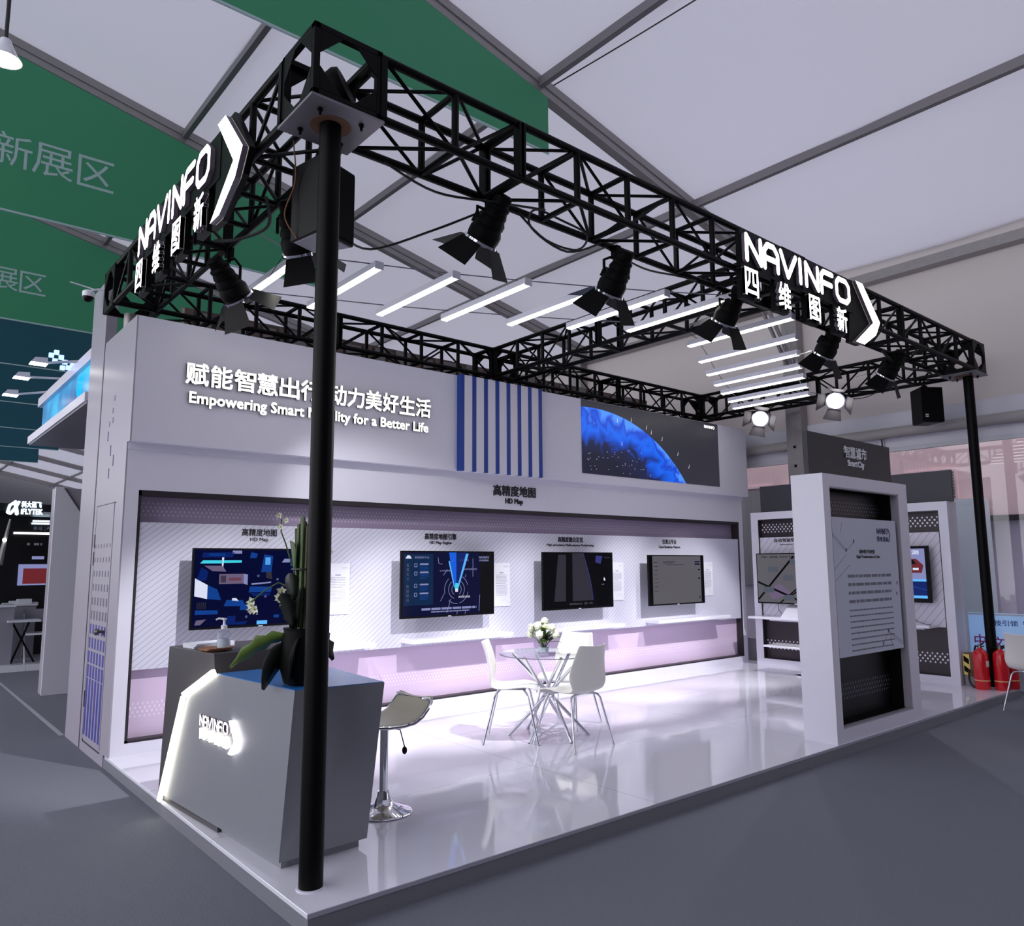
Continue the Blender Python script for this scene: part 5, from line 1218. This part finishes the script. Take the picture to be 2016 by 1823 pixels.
t.part(MB().box(1.0, 5.72, 0, 9.3, 5.78, 4.62), 'backing', 'curtain')
mb = MB(); xq = 1.0; iq = 0
while xq < 9.2:
    wq = (.10, .16, .07, .22)[iq % 4]; mb.box(xq, 5.66+.02*(iq % 2), 0, xq+wq, 5.72, 4.60-.02*(iq % 3), iq % 2); xq += wq+.06; iq += 1
t.part(mb, 'slats', ['slat_brown', 'slat_grey'])
# black stand with AI sign
BY = 12.6
t = Thing('black_booth', 'black exhibition stand with a glowing white name sign, far left', 'booth', (.5, BY, 0))
t.part(MB().box(-3.0, BY, 0.1, 2.6, BY+.1, 2.55), 'back_wall', 'booth_black')
t.part(MB().box(-3.0, BY-1.6, 2.50, 2.6, BY+.1, 2.62), 'roof_panel', 'booth_black')
t.part(MB().box(-3.0, 11.0, 0, 2.6, BY, .10), 'platform', 'deck_white')
M = FY(0, BY-1.62)
def bx(px): return HIT(px, 1000, 1, BY-1.62).x
def bz(py): return HIT(50, py, 1, BY-1.62).z
mb = MB(M); mb.text('科大讯飞', (bx(42)+bx(81))/2, bz(999), w=bx(81)-bx(42), h=bz(987)-bz(999), d=.03, off=.04); t.part(mb, 'sign_characters', 'sign_cyan')
mb = MB(M); mb.text('iFLYTEK', (bx(42)+bx(84))/2, bz(1012), w=bx(84)-bx(42), h=bz(1002)-bz(1012), d=.03, off=.04); t.part(mb, 'sign_letters', 'sign_cyan')
mb = MB(M); xa, xb = bx(13), bx(36); za, zb_ = bz(1012), bz(989); w_ = xb-xa; hq = zb_-za
mb.stroke([(xa+w_*.7, zb_), (xa+w_*.9, za)], .05, 0, .03); mb.stroke([(xa+w_*.7, zb_), (xa+w_*.25, zb_-hq*.3), (xa+w_*.1, za+hq*.1), (xa+w_*.35, za), (xa+w_*.75, za+hq*.5), (xb, zb_)], .04, 0, .03)
t.part(mb, 'sign_emblem', 'sign_cyan')
M = FY(0, BY-.01)
def cx2(px): return HIT(px, 1080, 1, BY).x
def cz2(py): return HIT(60, py, 1, BY).z
mb = MB(M); mb.text('科大讯飞', cx2(66)+.28, cz2(1044), w=.62, h=cz2(1036)-cz2(1044), c=.002); mb.lines(cx2(52), cx2(58), cz2(1069), .04, 1, .05, .002, 0, 0, 3); mb.lines(cx2(66), cx2(82), cz2(1069), .04, 1, .05, .002, 0, 0, 4); t.part(mb, 'wall_lettering', 'scr_slate')
mb = MB(M); mb.rect(cx2(64), cz2(1101), cx2(88), cz2(1095), .002); t.part(mb, 'caption', 'scr_mid')
mb = MB(M); mb.box(cx2(24), cz2(1052), 0, 1.9, cz2(1048), .04); t.part(mb, 'light_line', 'text_glow')
mb = MB(M); mb.box(cx2(58), cz2(1032), 0, cx2(93), cz2(1029), .04).box(cx2(60), cz2(1027), 0, cx2(93), cz2(1024), .04); t.part(mb, 'blue_light_line', 'sign_cyan')
t = Thing('television', 'small television with dark red picture and white border on the black stand', 'television', (cx2(62), BY-.06, cz2(1152)))
t.part(MB(M).box(cx2(39), cz2(1152), .0, 1.05, cz2(1111), .05), 'housing', 'scr_mid')
t.part(MB(M).box(cx2(48), cz2(1149), .05, 1.0, cz2(1119), .054), 'display', 'scr_red')
t = Thing('sloping_light_pole', 'slanted silver pole with white glow at the far left edge', 'pole', (HIT(0, 1110, 1, 11.2).x, 11.2, HIT(0, 1110, 1, 11.2).z))
t.part(MB().tube([HIT(-2, 1112, 1, 11.2), HIT(10, 1063, 1, 11.2), HIT(20, 1022, 1, 11.2)], [.05, .03, .015], 8), 'rod', 'ali')
t.part(MB().ball(HIT(9, 1063, 1, 11.15), .03, 8, 6), 'bulb', 'flood_lens')
def counter(px0, px1, y, ztop, dep, label):
    a = HIT(px0, 1240, 1, y).x; b = HIT(px1, 1240, 1, y).x
    t = Thing('counter', label, 'counter', ((a+b)/2, y+dep/2, ZP))
    t.part(MB().box(a, y, ZP, b, y+dep, ztop-.03), 'cabinet', 'counter_grey')
    t.part(MB().box(a-.02, y-.02, ztop-.03, b+.02, y+dep, ztop), 'worktop', 'white_paint')
counter(-40, 25, 11.2, 1.02, .5, 'grey counter on the black stand, cut by the left edge of the view')
counter(26, 68, 12.0, 1.0, .45, 'grey counter with white worktop behind the folding chair')
mb = MB()
t = Thing('paper_stack', 'white papers lying on the counters of the black stand', 'papers', (HIT(35, 1175, 1, 12.1).x, 12.1, 1.0))
for i in range(4): t.part(MB(Matrix.Translation((HIT(20+14*i, 1180, 1, 12.1).x, 12.12+.05*(i % 2), 1.0))).box(-.1, -.1, 0, .1, .1, .02+.03*(i % 3)), 'sheet_pile', 'paper')
fc = HIT(72, 1285, 1, 11.45)
t = Thing('folding_chair', 'white folding chair in front of the black stand', 'chair', (fc.x, 11.45, ZP))
x, y = fc.x, 11.45
for s_ in (-.2, .2):
    t.part(MB().tube([(x+s_, y-.25, ZP), (x+s_, y+.15, .9)], .012, 6), 'leg', 'frame_white'); t.part(MB().tube([(x+s_, y+.25, ZP), (x+s_, y-.12, .55)], .012, 6), 'leg', 'frame_white')
t.part(MB().box(x-.2, y-.2, .53, x+.2, y+.18, .56), 'seat', 'acrylic_white'); t.part(MB().box(x-.21, y+.12, .72, x+.21, y+.14, .93), 'backrest', 'counter_grey')
t = Thing('cross_leg_table', 'small table with crossed black legs beside the folding chair', 'table', (HIT(36, 1290, 1, 11.3).x, 11.3, ZP)); x = HIT(36, 1290, 1, 11.3).x
t.part(MB().tube([(x-.1, 11.3, ZP), (x+.12, 11.3, .75)], .015, 6), 'leg', 'black_metal'); t.part(MB().tube([(x+.22, 11.3, ZP), (x-.12, 11.3, .75)], .015, 6), 'leg', 'black_metal'); t.part(MB().box(x-.2, 11.1, .75, x+.25, 11.5, .78), 'tabletop', 'paper')
# tape line on the carpet
tag(MB().hexa([(-.035, 5.35, .001), (.01, 5.35, .001), (.0, 9.9, .001), (-.03, 9.9, .001)], [(-.035, 5.35, .003), (.01, 5.35, .003), (.0, 9.9, .003), (-.03, 9.9, .003)]).build('floor_tape', 'tape'), 'pale tape line running along the carpet at the left', 'tape')
# hanging bell lamp at the top left edge
c = HIT(8, 118, 1, 2.2)
t = Thing('hanging_lamp', 'glowing bell lamp hanging at the top left edge of the view', 'lamp', c)
t.part(MB().lathe([(.03, .14), (.045, .10), (.075, .04), (.10, .0)][::-1], 24, c=c, caps=False), 'shade', 'acrylic_white', smooth=True)
t.part(MB().ball(c+Vector((0, 0, .05)), .035, 12, 8), 'bulb', 'flood_lens', smooth=True)
t.part(MB().tube([c+Vector((0, 0, .13)), c+Vector((0, 0, .30)), c+Vector((-.02, 0, roof_z(c.x)-c.z-.05))], .012, 8), 'cord', 'cable_black')
# long ceiling tie cable
cable('tie_cable', [HIT(1090, 168, 2, 6.95), HIT(1235, 82, 2, 6.93), HIT(1385, -10, 2, 6.95)], .008, 'cable_black', 'thin black cable crossing the roof bay at top right')

# ================================================================ the tent's own working light (lamps of the hall and daylight through the glass)
